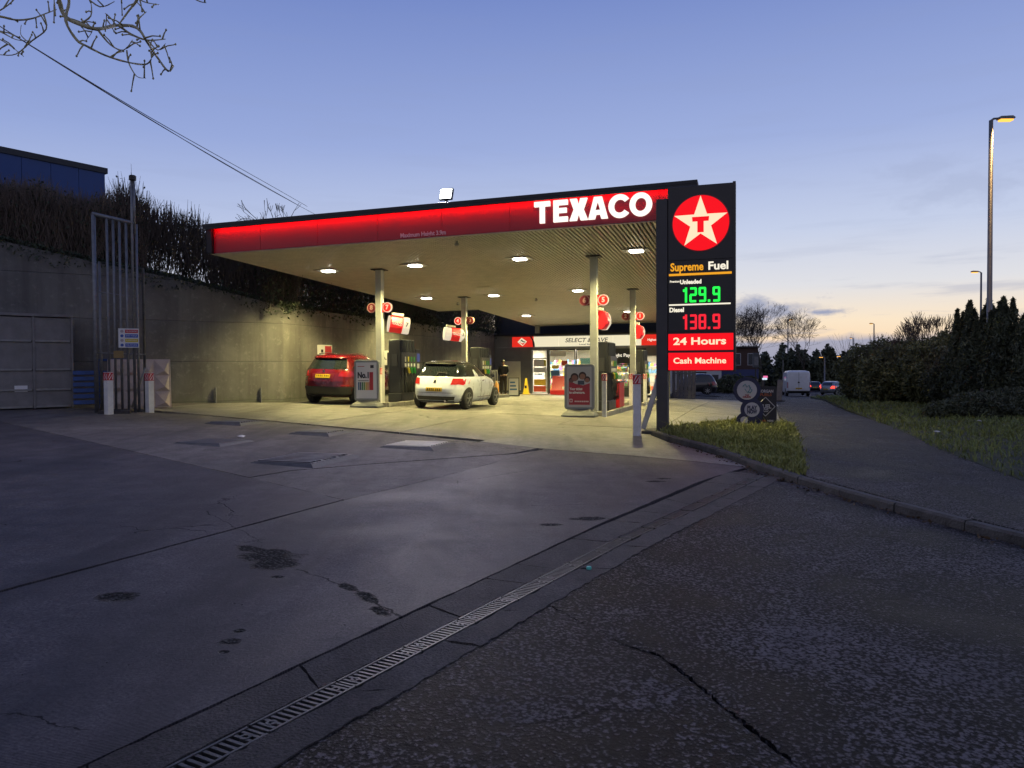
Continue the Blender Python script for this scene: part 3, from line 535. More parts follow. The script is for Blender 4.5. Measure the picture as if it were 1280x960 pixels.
blades('grass', VG, 60000, lambda x, y: .10+.12*sst(0, 4, AB(x, y)[0]-14.6), .10, m_gr2, 'rough grass on the verge between the path and the dark hedge', dens=lambda X, Y: np.clip(26/np.maximum(Y, 1)**1.1, 0, 1)*(X < 32)*(Y > 7))
# ------------------------------------------------------------------ retaining wall, bank and hedge
g = NT('cast_concrete_wall')
wm = g.noise(.7, 6, .6, dist=.8); ws = g.noise(1.0, 6, .65, vec=g.scale(2.2, 2.2, .12)); wf = g.noise(60, 4); wb = g.noise(6, 6, .7)
c_ = g.mix(g.rng(wm, .3, .7), (.10, .096, .088), (.18, .172, .158)); c_ = g.mix(g.rng(ws, .46, .70, 0, .75), c_, (.075, .072, .068)); c_ = g.mix(g.rng(wb, .55, .75, 0, .4), c_, (.34, .33, .30))
zz = g.n('ShaderNodeSeparateXYZ', {0: g.pos}).outputs['Z']; c_ = g.mix(g.ma('MULTIPLY', g.rng(g.ma('ADD', zz, g.ma('MULTIPLY', wb, .9)), 1.3, .75), .75), c_, (.10, .115, .065))
lf = g.rng(g.ma('ABSOLUTE', g.ma('SUBTRACT', g.ma('FRACT', g.ma('MULTIPLY', zz, .82)), .5)), .012, .004)
g.set(g.mix(g.ma('MULTIPLY', lf, .6), c_, (.06, .06, .06)), .85, g.ma('SUBTRACT', g.ma('ADD', g.ma('MULTIPLY', wf, .3), g.ma('MULTIPLY', wb, .6)), lf), .015, .8)
m_wall = MT['cast_concrete_wall']
P3 = Vector((-7.35, 23.84)); dW = Vector((-2.55, -1.64)).normalized(); nW = Vector((-.541, .841))
def wall(name, pts, tops, nrm, label, th=.4):
    v = []; f = []; n = len(pts)
    for (x, y), t in zip(pts, tops):
        b = gz(x, y)-.3; v += [(x, y, b), (x, y, t), (x+nrm[0]*th, y+nrm[1]*th, t), (x+nrm[0]*th, y+nrm[1]*th, b)]
    for i in range(n-1):
        for k in range(4): f.append((i*4+k, i*4+(k+1) % 4, (i+1)*4+(k+1) % 4, (i+1)*4+k))
    f += [(0, 1, 2, 3), tuple((n-1)*4+k for k in (3, 2, 1, 0))]
    return tag(MB().add(v, f).build(name, m_wall, None, .01), label, 'wall')
ss_ = [0.02, 1.2, 3.03, 5.2, 7.53, 15]; wz = lambda s: float(np.interp(s, [0, 3.03, 5.17, 7.53, 15], [3.6, 4.28, 4.63, 5.08, 6.4]))
wall('retaining_wall', [tuple(P3+dW*s) for s in ss_], [wz(s) for s in ss_], nW, 'tall stained concrete retaining wall sloping down behind the vent pipes and container')
wall('retaining_wall', [W(-3.4, b) for b in (-.18, 4, 9, 14, 20.8)], [3.6]*5, (-AX[0], -AX[1]), 'level concrete retaining wall running along the red car to the shop')
for i, (a, b) in enumerate(((None, 0), (None, 1))):
    q = P3+dW*(2.1+i*2.0 if i == 0 else .75); MB().lathe([(.035, 0), (.035, .45), (.02, .5)], 8).build('weep_pipe', m_steel_dk, None, loc=(q.x-nW.x*.06, q.y-nW.y*.06, gz(q.x, q.y)-.02))
    tag(bpy.context.scene.collection.objects[-1], ['short dark stub post at the wall foot, left of the other', 'short dark stub post at the wall foot nearest the red car'][i], 'post', 'stub posts at the wall foot')
# bank of earth behind the walls
def bank():
    k = MB(); line = [(P3+dW*s, wz(s), nW) for s in (15, 10, 7.5, 5.2, 3, 0.5)] + [(Vector(W(-3.4, b)), 3.6, Vector((-AX[0], -AX[1]))) for b in (.3, 6, 12, 19, 28)]
    for p, t, n in line:
        for d, h in ((.35, -.12), (1.0, .15), (2.2, .45), (9, .9)): q = p+n*d; k.v.append((q.x, q.y, t+h))
    for i in range(len(line)-1):
        for j in range(3): k.f.append((i*4+j, i*4+j+1, (i+1)*4+j+1, (i+1)*4+j))
    return k
tag(bank().build('bank', m_soil, None, smooth=True), kind='structure')
m_twig = mat('dead_twigs', (.075, .060, .048), .9, var=.35, vs=2, world=True); m_ivy = mat('dark_ivy_leaves', (.035, .048, .024), .7, var=.5, vs=3, world=True)
m_twig2 = mat('grey_brown_twigs', (.14, .108, .085), .9, var=.35, vs=2, world=True)
def hedge_line(n, smp, top, name, label, leafn, leafs, tw=(.35, 1.3), r=.009, tm=None, lean=.25):
    """smp(n)-> base points (x,y,z0,ztop)"""
    t = thing(name, label, 'hedge'); B0, ZT = smp(n); u = rng.random(n)**.8; z = B0[:, 2]+(ZT-B0[:, 2])*u*.8
    p0 = np.stack([B0[:, 0], B0[:, 1], z], 1); ln = rng.uniform(*tw, n)*np.clip((ZT-z)/1.2, .25, 1); d = rng.normal(0, lean, (n, 3)); d[:, 2] = 1; d /= np.linalg.norm(d, axis=1, keepdims=True)
    obj('twigs', seg_mesh('twigs', p0, p0+d*ln[:, None], r*rng.uniform(.6, 1.4, n), r*.35, 3), tm or m_twig, t)
    B1, Z1 = smp(leafn); uu = rng.random(leafn)**1.1*.92; c = np.stack([B1[:, 0], B1[:, 1], B1[:, 2]+(Z1-B1[:, 2])*uu], 1)+rng.normal(0, .08, (leafn, 3))
    obj('leaves', leaf_mesh('leaves', c, leafs), m_ivy, t); return t
def s_wall1(s0, s1, topf, dmin=.15, dmax=2.6):
    def f(n):
        s = rng.uniform(s0, s1, n); d = rng.uniform(dmin, dmax, n); z0 = np.interp(s, [0, 3.03, 5.17, 7.53, 15], [3.6, 4.28, 4.63, 5.08, 6.4]) + np.interp(d, [.3, 1, 2.2, 9], [-.1, .15, .45, .9])-.15
        x = P3.x+dW.x*s+nW.x*d; y = P3.y+dW.y*s+nW.y*d
        w_ = np.sin(s*3.1)*.16+np.sin(s*7.7+d*3)*.13+np.sin(s*1.3+2)*.2; zt = np.maximum(topf(s, d)+w_+rng.normal(0, .12, n), z0+.15); return np.stack([x, y, z0], 1), zt
    return f
hedge_line(26000, s_wall1(3.9, 11, lambda s, d: np.interp(s, [3.9, 5, 6, 11], [6.2, 6.45, 6.7, 7.6])+.10*d), None, 'hedge', 'tangled brown hedge on the wall top in front of the blue building', 26000, .06, tm=m_twig2)
hedge_line(4600, s_wall1(-.6, 4.6, lambda s, d: np.interp(s, [-.6, 1.5, 3, 4.6], [5.7, 6.1, 6.6, 7.0]), dmax=1.5), None, 'hedge', 'twiggy bare hedge against the sky between vent pipes and canopy', 2600, .055, r=.012, lean=.2)
def s_wall2(b0, b1, zt0):
    def f(n):
        b = rng.uniform(b0, b1, n); d = rng.uniform(-.05, 2.2, n); x = OX[0]+AX[0]*(-3.4-d)+BX[0]*b; y = OX[1]+AX[1]*(-3.4-d)+BX[1]*b
        z0 = 3.6+np.interp(d, [-.1, .3, 1, 2.2], [-.2, -.1, .15, .45])-.15; return np.stack([x, y, z0], 1), np.maximum(zt0+np.sin(b*2)*.15+rng.normal(0, .15, n), z0+.2)
    return f
hedge_line(9000, s_wall2(-.8, 22, 5.7), None, 'hedge', 'dark ivy hedge along the level wall under the canopy edge', 42000, .075)
def trail(n):
    s = rng.uniform(-.5, 8, n); d = rng.uniform(-.12, .25, n); zt = np.interp(s, [0, 3.03, 5.17, 7.53], [3.6, 4.28, 4.63, 5.08]); dr_ = rng.random(n)**2*.55*(.4+.6*(np.sin(s*2.2)*.5+.5))
    return np.stack([P3.x+dW.x*s+nW.x*d, P3.y+dW.y*s+nW.y*d, zt+.12-dr_], 1)
c_ = trail(2600); cc = rng.uniform(-.1, 20, 3600); dd = rng.uniform(-.12, .2, 3600); c2 = np.stack([OX[0]+AX[0]*(-3.4-dd)+BX[0]*cc, OX[1]+AX[1]*(-3.4-dd)+BX[1]*cc, 3.72-rng.random(3600)**2*.4*(np.sin(cc*1.7)*.5+.5)], 1)
tag(obj('trailing_ivy', leaf_mesh('ivy', np.concatenate([c_, c2]), .06), m_ivy), 'ivy trailing over the top edge of the retaining walls', 'ivy', kind='stuff')
# blue industrial building up on the bank
m_blue = mat('blue_cladding', (.013, .05, .19), .5, var=.12, vs=.8); m_black = mat('black_trim', (.012, .013, .016), .5); m_brick = mat('dark_brick', (.06, .035, .028), .85, var=.3, vs=12)
t = thing('industrial_building', 'flat roofed building with blue cladding above the hedge at far left', 'building', (-16.39, 30.0, 4.0), 0)
ang = math.atan2(-.81, -.59); t.rotation_euler = (0, 0, ang)
k = MB(); k.box(0, 22, -9, 0, 0, 3.9); k.build('wall', m_brick, t)
k = MB()
for i in range(23): k.box(i*1.0, i*1.0+.985, -.02, .05, 3.9, 5.55)
k.box(0, 22.5, -9, -.02, 3.9, 5.5); k.build('cladding', m_blue, t)
MB().box(-.1, 22.6, -9.1, .1, 5.5, 5.72).build('roof_trim', m_black, t)
# ------------------------------------------------------------------ corner yard: store, vent pipes, stacked panels
m_box = mat('grey_painted_panel', (.18, .172, .168), .6, var=.25, vs=3, bump=.15, bs=30); m_rib = mat('pale_ledge', (.24, .235, .22), .6, var=.2, vs=6)
t = thing('storage_container', 'grey panelled steel container against the wall at far left', 'container', (-11.68, 19.66, gz(-11.68, 19.66)), math.atan2(-.67, -.74))
MB().box(.03, 4.4, -1.2, -.03, .04, 2.38).build('body', mat('container_body', (.10, .10, .10), .7, var=.2), t)
zr = [.06, .50, 1.02, 1.76, 2.40]; cw = .87
for i in range(5):
    for j in range(4):
        MB().box(i*cw+.02, (i+1)*cw-.02, -.03, .0, zr[j]+.02, zr[j+1]-.03).build('panel', m_box, t, .008)
    for j in range(4): MB().box(i*cw+.05, (i+1)*cw-.03, -.005, .035, zr[j]-.02, zr[j]+.03).build('ledge', m_rib, t, .006)
for i in range(6): MB().box(i*cw-.025, i*cw+.025, -.02, .03, .02, 2.42).build('post', m_box, t, .006)
MB().box(-.03, 4.4, -1.2, .04, 2.40, 2.47).build('roof', m_box, t, .006)
MB().box(1.02, 1.30, .0, .012, .46, .62).build('notice', mat('white_label', (.7, .7, .7), .6), t)
m_pipe = mat('galvanised_pipe', (.20, .205, .21), .55, .7, var=.25, vs=9)
t = thing('vent_pipe_stack', 'rack of tall galvanised tank vent pipes with one taller than the rest', 'vent pipes', (-10.0, 18.6, gz(-10, 18.6)), 0)
gz0 = gz(-10, 18.6)
def pipe(pts, r, name='pipe'): return MB().tube([(x+10.0, y-18.6, z-gz0) for x, y, z in pts], r, 10).build(name, m_pipe, t, smooth=True)
FP = [(-10.34, 18.40, 5.46), (-10.07, 18.5, 5.40), (-9.94, 18.55, 5.38), (-9.81, 18.6, 5.36), (-9.67, 18.65, 5.33), (-9.46, 18.75, 5.26)]
for i, (x, y, z) in enumerate(FP): pipe([(x, y, gz(x, y)-.05), (x, y, z)], .05 if i == 0 else .030)
pipe([(-9.54, 18.7, gz0-.05), (-9.54, 18.7, 5.3), (-9.53, 18.7, 6.42)], .034); pipe([(-9.49, 18.72, 5.0), (-9.49, 18.72, 6.42)], .03)
MB().lathe([(.085, 0), (.085, .10), (.07, .12)], 12).build('vent_cap', m_black, t, loc=(.49, .11, 6.36-gz0))
pipe([(-10.37, 18.39, 5.46), (-9.5, 18.73, 5.28)], .05, 'header_pipe')
pipe([(-10.71, 19.3, gz0), (-10.71, 19.3, 4.41), (-9.73, 19.6, 4.26), (-9.73, 19.6, gz0)], .035, 'rear_frame')
pipe([(-10.36, 18.38, 3.55), (-9.44, 18.74, 3.42)], .014, 'rail'); pipe([(-10.36, 18.38, 2.02), (-9.3, 18.80, 1.98)], .016, 'rail')
MB().box(-.32, .40, -.45, .55, -.02, .06, M=Matrix.Rotation(.35, 4, 'Z')).build('plinth', m_haunch, t, .01)
s = thing('warning_sign', 'white safety sign with red, blue and yellow bands on the vent pipes', 'sign', (-9.62, 18.60, 2.39), .38)
MB().box(-.23, .23, -.01, .01, -.24, .24).build('board', mat('sign_white', (.62, .62, .6), .5), s)
for i, c in enumerate(((.45, .03, .04), (.02, .08, .38), (.55, .42, .02), (.02, .08, .38))):
    z = .17-i*.115; MB().box(-.08, .21, -.014, -.009, z-.042, z+.042).build('band', mat('sign_band%d' % i, c, .5), s)
    MB().lathe([(.038, 0), (.038, .004)], 10, 'y', (-.15, -.014, z)).build('symbol', mat('sign_symbol%d' % (i % 2), ((.35, .3, .3), (.03, .08, .32))[i % 2], .5), s)
    text(('NO SMOKING', 'EYE WEAR', 'FLAMMABLE', 'GLOVES')[i], mat('sign_white', (.62, .62, .6), .5), s, (.065, -.016, z), .05, fit=.24)
tag(MB().box(-.11, .11, -.01, .01, -.09, .09).build('small_plate', mat('ochre_plate', (.22, .15, .05), .6, var=.2), None, loc=(-9.83, 18.5, 1.98), rot=(0, 0, .38)), 'small ochre plate hung below the white safety sign', 'plate')
# bollards
m_bw = mat('white_bollard_paint', (.62, .62, .60), .5, var=.15, vs=7, bump=.05); m_red = mat('red_reflective', (.42, .012, .02), .45); m_wb = mat('reflective_white', (.75, .75, .74), .4)
def bollard(x, y, h, wd, label, group, yaw=-TH, m=None, proud=True):
    t = thing('bollard', label, 'bollard', (x, y, gz(x, y)), yaw, group); MB().box(-wd/2, wd/2, -wd/2, wd/2, -.04, h).build('post', m or m_bw, t, .006)
    e = .004; hb = h-.20; MB().box(-wd/2-e, wd/2+e, -wd/2-e, wd/2+e, hb, h-.012).build('band', m_red, t)
    for q in range(-1, 2):
        x0 = q*wd*.55; k = MB()
        for fx in (1, -1):
            P = [(x0-.012-wd*.2, hb+.02), (x0+.012-wd*.2, hb+.02), (x0+wd*.55+.012, h-.03), (x0+wd*.55-.012, h-.03)]
            P = [(max(-wd/2, min(wd/2, px)), pz) for px, pz in P]
            k.prism(P, fx*(wd/2+e), fx*(wd/2+e+.002), 'y'); k.prism(P, fx*(wd/2+e), fx*(wd/2+e+.002), 'x')
        k.build('stripe', m_wb, t)
bollard(-9.83, 18.01, 1.03, .15, 'short white bollard in front of the vent pipes, nearest the container', 'white bollards with red hatched bands', -.5)
bollard(-9.25, 18.86, 1.0, .15, 'short white bollard in front of the pale leaning panel by the vent pipes', 'white bollards with red hatched bands', -.5)
# blue slatted stillage and pale moulded panel leaning on the wall
m_bl = mat('blue_steel_paint', (.012, .055, .20), .5, var=.3, vs=5)
t = thing('stillage', 'blue slatted metal stillage between the container and vent pipes', 'stillage', (-11.0, 19.75, gz(-11, 19.75)), .55)
for i in range(6): MB().box(-.62, .55, 0, .03, .12+i*.16, .23+i*.16, M=Matrix.Rotation(-.22, 4, 'X')).build('slat', m_bl, t, .006)
for x in (-.05, .62): MB().box(x-.03, x+.03, -.06, 0, 0, 1.32).build('post', m_bl, t, .006)
MB().box(-.08, .68, -.06, 0, 1.26, 1.32).build('rail', m_bl, t, .006); MB().box(.58, 1.25, -.05, .0, 0.0, 1.28, M=Matrix.Rotation(-.1, 4, 'X')).build('panel', mat('blue_panel_dark', (.008, .03, .11), .6, var=.3), t, .01)
m_cr = mat('cream_moulded_plastic', (.42, .34, .28), .5, var=.18, vs=4)
t = thing('moulded_panel', 'pale cream moulded panel leaning on the wall behind the right bollard', 'panel', (-9.98, 19.75, gz(-9.9, 19.75)), .5)
Mx = Matrix.Rotation(-.20, 4, 'X')
MB().box(-.72, .80, 0, .06, .02, 1.36, M=Mx).build('sheet', m_cr, t, .01)
for i in range(4):
    for j in range(3):
        x0, x1, z0, z1 = -.70+i*.37, -.35+i*.37, .05+j*.435, .46+j*.435; xm, zm = x0+.24, z0+.10
        MB().add([Mx @ Vector(p) for p in ((x0, -.004, z0), (x1, -.004, z0), (x1, -.004, z1), (x0, -.004, z1), (xm, -.075, zm))], [(0, 1, 4), (1, 2, 4), (2, 3, 4), (3, 0, 4)]).build('facet', m_cr, t)
tag(MB().tube([(-9.75, 18.95, gz0+.1), (-9.55, 19.0, gz0+.75), (-9.42, 19.02, gz0+1.12)], .028, 8).build('grey_hose', mat('grey_hose', (.25, .25, .24), .6), None, smooth=True), 'pale grey pipe leaning up between the vent pipes', 'pipe')
# ------------------------------------------------------------------ trees: bare crowns, far wood
def bare(h, spread, seed, lv=6, r0=.16, minr=.006, up=.25, kids=(2, 3), first=.25, shrink=(.66, .86)):
    r = random.Random(seed); S = []
    def grow(p, d, ln, rad, l):
        q = p
        nseg = 3 if l > 1 else 2
        for i in range(nseg):
            d = (d+Vector((r.gauss(0, .10), r.gauss(0, .10), r.gauss(0, .05)+up*.06))).normalized(); n = q+d*ln/nseg; r1 = max(minr, rad*(1-.22*(i+1)/nseg)); S.append((q, n, max(minr, rad*(1-.22*i/nseg)), r1)); q = n
        if l <= 0: return
        for k in range(r.randint(*kids)):
            a = r.uniform(.28, .75)*spread; az = r.uniform(0, 6.28); u = d.orthogonal().normalized(); v = d.cross(u); nd_ = (d*math.cos(a)+(u*math.cos(az)+v*math.sin(az))*math.sin(a)); nd_.z += up*.4
            grow(q, nd_.normalized(), ln*r.uniform(*shrink), max(minr, rad*r.uniform(.55, .72)), l-1)
    grow(Vector((0, 0, 0)), Vector((0, 0, 1)), h*first, r0, lv); return S
m_bark = mat('bark', (.045, .036, .028), .9, var=.3, vs=4)
def tree(name, label, x, y, z, h, seed, group=None, spread=1.0, lv=6, r0=.16, minr=.008, m=None, **kw):
    t = thing(name, label, 'tree', (x, y, z), seed*.7, group); S = bare(h, spread, seed, lv, r0, minr, **kw)
    zm = max(q[1].z for q in S); f = h/zm; k = 2
    a = np.array([[*s[0]] for s in S])*f; b = np.array([[*s[1]] for s in S])*f; r_0 = np.array([s[2] for s in S]); r_1 = np.array([s[3] for s in S])
    obj('trunk', seg_mesh('trunk', a[:3], b[:3], r_0[:3]*1.2, r_1[:3]*1.2, 8), m or m_bark, t, smooth=True); obj('crown', seg_mesh('crown', a[3:], b[3:], r_0[3:], r_1[3:], 3), m or m_bark, t); return t
tree('bare_tree', 'bare tree top showing above the red fascia of the canopy', -13.6, 45.5, 4.0, 8.3, 3, spread=.9, lv=6, minr=.014)
tree('bare_tree', 'smaller bare shrub left of the tree top above the canopy fascia', -15.2, 46.5, 4.5, 6.8, 9, spread=.7, lv=6, minr=.012)
m_twig3 = mat('far_grey_twigs', (.10, .085, .07), .9)
for i, (px, d, h, sd, lab) in enumerate(((954, 112, 13.6, 4, 'wide bare tree rising behind the price sign, left of the lamp column'), (1006, 118, 13.2, 12, 'rounded bare tree right of the street lamp column above the van'), (922, 105, 12.0, 21, 'bare tree half hidden by the right edge of the price sign'))):
    x = (px-640)/925*d; tree('bare_tree', lab, x, d, gz(x, d)-.3, h, sd, 'bare trees beyond the road', spread=.85, lv=8, r0=.17, minr=.013, kids=(2, 3), shrink=(.72, .9), m=m_twig3)
m_fol = mat('dark_evergreen', (.062, .074, .042), .8, var=.5, vs=1.2, world=True); m_fol2 = mat('olive_hedge_leaves', (.125, .135, .062), .75, var=.5, vs=1.0, world=True)
def foliage(name, label, cat, base, ell, n, size, m, group=None, trunk=(.08, 1.0), seed=0, elong=1.6, shell=.35, up=0, stems=0, kind=None):
    """ell: list of (dx,dy,dz,rx,ry,rz) clumps"""
    t = thing(name, label, cat, base, 0, group); C = []; tot = sum(e[3]*e[4]+e[4]*e[5]+e[3]*e[5] for e in ell)
    for e in ell:
        k = int(n*(e[3]*e[4]+e[4]*e[5]+e[3]*e[5])/tot); d = rng.normal(size=(k, 3)); d /= np.linalg.norm(d, axis=1, keepdims=True)
        rad = 1-shell*rng.random(k)**1.4; lump = 1+.20*np.sin(d[:, 0]*7+e[0]*3)*np.sin(d[:, 2]*6+e[2])+.10*np.sin(d[:, 1]*13+d[:, 2]*9); C.append(np.array(e[:3])+d*rad[:, None]*lump[:, None]*np.array(e[3:6]))
    C = np.concatenate(C); C[:, 2] = np.maximum(C[:, 2], .05); o = obj('crown', leaf_mesh('crown', C, size, elong, up), m, t)
    MB().tube([(0, 0, -.2), (.03, .02, trunk[1]*.5), (0, 0, trunk[1])], [trunk[0], trunk[0]*.8, trunk[0]*.5], 8).build('trunk', m_bark, t, smooth=True)
    if stems:
        p0 = np.stack([rng.uniform(-1, 1, stems)*ell[0][3]*.8, rng.uniform(-1, 1, stems)*ell[0][4]*.8, np.full(stems, ell[0][2]*.8)], 1); d = rng.normal(0, .22, (stems, 3)); d[:, 2] = 1
        obj('shoots', seg_mesh('shoots', p0, p0+d*rng.uniform(.8, 1.7, stems)[:, None]*ell[0][5]*.9, .012, .004, 3), m_twig, t)
    return t
def gpos(px, d): x = (px-640)/925*d; return (x, d, gz(x, d)+.15)
HG = 'hedge shrubs along the verge'
foliage('hedge_shrub', 'rounded olive bush at the left end of the dark hedge', 'shrub', gpos(1092, 41), [(0, 0, 1.6, 1.9, 1.6, 1.6), (-.7, -.3, 1.0, 1.2, 1.2, 1.1), (.9, 0, 1.2, 1.5, 1.4, 1.5)], 26000, .085, m_fol2, HG, elong=2.4, stems=140)
foliage('hedge_shrub', 'broad dark bush next to the olive one, below the far roof', 'shrub', gpos(1130, 37), [(0, 0, 1.5, 1.8, 1.5, 1.55), (1.3, -.2, 1.4, 1.4, 1.3, 1.6), (-1, 0, 1.2, 1.2, 1.3, 1.3)], 26000, .08, m_fol2, HG, elong=2.4, stems=140)
foliage('hedge_shrub', 'dark bush with tall bare shoots in the middle of the hedge', 'shrub', gpos(1168, 35), [(0, 0, 1.5, 1.6, 1.5, 1.7), (.8, 0, 1.7, 1.3, 1.2, 1.6)], 24000, .08, m_fol2, HG, stems=60, elong=2.4)
foliage('hedge_shrub', 'low dark bush at the foot of the conifers', 'shrub', gpos(1205, 31), [(0, 0, 1.1, 1.5, 1.2, 1.3), (1.4, 0, 1.0, 1.3, 1.1, 1.2)], 22000, .07, m_fol, HG, elong=2.4, stems=140)
foliage('hedge_shrub', 'sprawling low dark shrub in front of the conifers at right edge', 'shrub', gpos(1228, 24), [(0, 0, .35, 1.5, .8, .5), (1.2, .3, .4, 1.3, .8, .6), (-.9, .2, .25, .8, .6, .35)], 14000, .05, m_fol, HG, elong=3)
def conifer(px, d, h, r, label):
    b = gpos(px, d); t = thing('conifer', label, 'conifer', b, 0, 'conifers behind the verge'); n = 22000; u = rng.random(n)**.75; rad = r*np.minimum(1, (1.02-u)*1.7)*(.45+.55*rng.random(n)**.5)*(1+.25*np.sin(u*38+rng.random(n))*.5)
    an = rng.uniform(0, 6.28, n); lob = 1+.22*np.sin(an*3+u*4)+.12*np.sin(an*7); sp_ = rng.integers(0, 9, n); so = rng.uniform(-1, 1, (9, 2))*r*.55; so[0] = 0; sh_ = np.r_[1, rng.uniform(.80, .98, 8)]; nar = .62+.38*(sp_ == 0); c = np.stack([rad*lob*np.cos(an)*nar+so[sp_, 0], rad*lob*np.sin(an)*nar+so[sp_, 1], u*h*sh_[sp_]], 1); obj('crown', leaf_mesh('crown', c, .065, 3.0, 1.2), m_fol, t)
    MB().tube([(0, 0, -.2), (0, 0, h*.5), (0, 0, h*.98)], [.09, .06, .012], 8).build('trunk', m_bark, t)
conifer(1212, 29.5, 4.4, .75, 'left conifer of the group at right, with a pointed tip'); conifer(1236, 28, 4.35, .9, 'middle conifer beneath the tall street lamp'); conifer(1254, 27, 4.3, .8, 'conifer just right of the tall street lamp column'); conifer(1281, 26, 3.6, .9, 'conifer cut by the right edge of the picture')
tree('bare_shrub', 'pale bare shoots standing above the hedge beside the house', gpos(1172, 37)[0], 37, gpos(1172, 37)[2], 4.7, 31, spread=.55, lv=5, r0=.05, minr=.009, m=m_twig2, kids=(3, 4), first=.12, shrink=(.75, .95))
tree('bare_shrub', 'bare shoots above the hedge, left of the taller ones', gpos(1146, 39)[0], 39, gpos(1146, 39)[2], 4.1, 33, spread=.5, lv=5, r0=.05, minr=.009, m=m_twig2, kids=(3, 4), first=.12, shrink=(.75, .95))
# far dark wood as one mass, plus a few that stand out
def far_wood():
    n = 60000; px = rng.uniform(885, 1100, n); d = rng.uniform(120, 150, n); x = (px-640)/925*d; top = np.interp(px, [885, 930, 960, 1000, 1030, 1060, 1100], [4.2, 4.8, 5.6, 5.2, 4.0, 3.2, 2.6])+np.sin(px*.35)*.5+np.sin(px*.9)*.35
    cen = rng.uniform(880, 1105, 70); hh = rng.uniform(.62, 1.15, 70); ww = rng.uniform(6, 13, 70); ti = rng.integers(0, 70, n); u = rng.random(n); q = rng.normal(0, .45, n)*np.sqrt(np.clip(1-u**2.2, .02, 1)); px = cen[ti]+ww[ti]*q; x = (px-640)/925*d; top = np.interp(px, [885, 930, 960, 1000, 1030, 1060, 1100], [4.6, 5.2, 6.0, 5.6, 4.4, 3.6, 3.0])*hh[ti]
    z = np.array([gz(a, b) for a, b in zip(x, d)]); c = np.stack([x, d, z+u*(top+1.4)], 1); return leaf_mesh('wood', c, .42, 1.6)
tag(obj('far_wood', far_wood(), m_fol), 'dark mass of far trees beyond the van and road', 'woodland', kind='stuff')
foliage('fir_tree', 'dark pointed fir above the queue of cars, left of two', 'tree', gpos(1036, 115), [(0, 0, 3, 1.8, 1.6, 2.6), (0, 0, 5, 1.0, 1, 1.7)], 1500, .5, m_fol, 'firs beyond the road')
foliage('fir_tree', 'dark pointed fir above the queue of cars, right of two', 'tree', gpos(1056, 120), [(0, 0, 2.8, 1.6, 1.5, 2.4), (0, 0, 4.6, .9, .9, 1.4)], 1500, .5, m_fol, 'firs beyond the road')
foliage('pine_tree', 'small flat topped pine above the left end of the hedge', 'tree', gpos(1113, 75), [(0, 0, 4.2, 1.6, 1.3, .9), (.7, 0, 4.8, 1.0, 1, .6)], 1500, .3, m_fol, trunk=(.12, 4.2))
# overhanging branch of the tree the camera stands under
bt = thing('bare_tree', 'lichen covered bare branches of a near tree hanging into the top left corner', 'tree', (-7.2, 6.8, gz(-7.2, 6.8)), 0)
m_lich = mat('lichen_bark', (.40, .36, .20), .85, var=.45, vs=14, bump=.3, bs=60)
def cpt(zx, zy, d):
    px, py = zx/3.048, zy/3.048; v = _f+_right*((px-640)/925)+_up*((480-py)/925); return Vector((0, 0, 1.6))+v*d
BR = [(.030, [(190, -160), (215, -60), (225, 0), (245, 60), (300, 90), (370, 110), (450, 95), (520, 105), (560, 160), (600, 220), (640, 270), (660, 250)]),
      (.020, [(255, -40), (262, 10), (250, 80), (290, 150), (330, 175), (400, 210), (480, 235), (550, 245), (575, 225), (572, 195)]), (.022, [(560, -90), (520, 0), (490, 40), (450, 95)]), (.010, [(482, 190), (490, 240), (520, 290), (555, 297)]),
      (.016, [(450, 95), (500, 130), (560, 152), (630, 148)]), (.013, [(370, 110), (420, 170), (470, 190), (505, 150)]), (.012, [(300, 90), (345, 60), (345, 0)]), (.012, [(320, -20), (380, 25), (435, 5)]), (.012, [(520, 105), (530, 70), (557, 44)]), (.010, [(560, 150), (600, 190), (630, 165)]),
      (.016, [(-60, 60), (0, 62), (60, 75), (120, 70), (175, 50), (215, 35)]), (.012, [(165, 55), (175, 110), (120, 155), (60, 205), (0, 208), (-40, 200)]), (.011, [(-50, 110), (0, 120), (60, 150), (120, 155)]), (.012, [(-60, 60), (0, 38), (50, 0), (70, -40)]), (.010, [(210, 60), (205, 0), (200, -40)]),
      (.010, [(500, -30), (545, 5), (605, 17)]), (.010, [(690, -40), (750, 0), (785, 10)]), (.009, [(465, 60), (462, 0)]), (.009, [(400, 120), (405, 60), (400, 50)]), (.008, [(100, 155), (78, 130), (80, 95)]), (.008, [(0, 150), (40, 175), (90, 215)]), (.009, [(230, 60), (300, 80), (350, 110), (330, 150)])]
k = MB(); rb = random.Random(3)
for r, pts in BR:
    d0 = 6.0+rb.uniform(-.4, .4); P = [cpt(x, y, d0+.05*i*rb.uniform(-1, 1)) for i, (x, y) in enumerate(pts)]
    F = [];
    for i in range(len(P)-1):
        a, b, c, d = P[max(i-1, 0)], P[i], P[i+1], P[min(i+2, len(P)-1)]
        for q in range(4):
            s = q/4; F.append(.5*((2*b)+(-a+c)*s+(2*a-5*b+4*c-d)*s*s+(-a+3*b-3*c+d)*s**3))
    F.append(P[-1]); rad = [max(.004, r*(1-.72*i/len(F)))*rb.uniform(.85, 1.2) for i in range(len(F))]
    F = [p-bt.location for p in F]; rad = [q*.62 for q in rad]; k.tube(F, rad, 7)
    for i in range(3, len(F)-1, 2):
        if rb.random() < .75:
            dv = Vector((rb.gauss(0, 1), rb.gauss(0, .5), rb.gauss(.3, 1))).normalized()*rb.uniform(.04, .16); k.tube([F[i], F[i]+dv*.5+Vector((0, 0, .01)), F[i]+dv], [.007, .005, .004], 5); k.lathe([(.004, -.006), (.009, 0), (.004, .012)], 5, c=tuple(F[i]+dv))
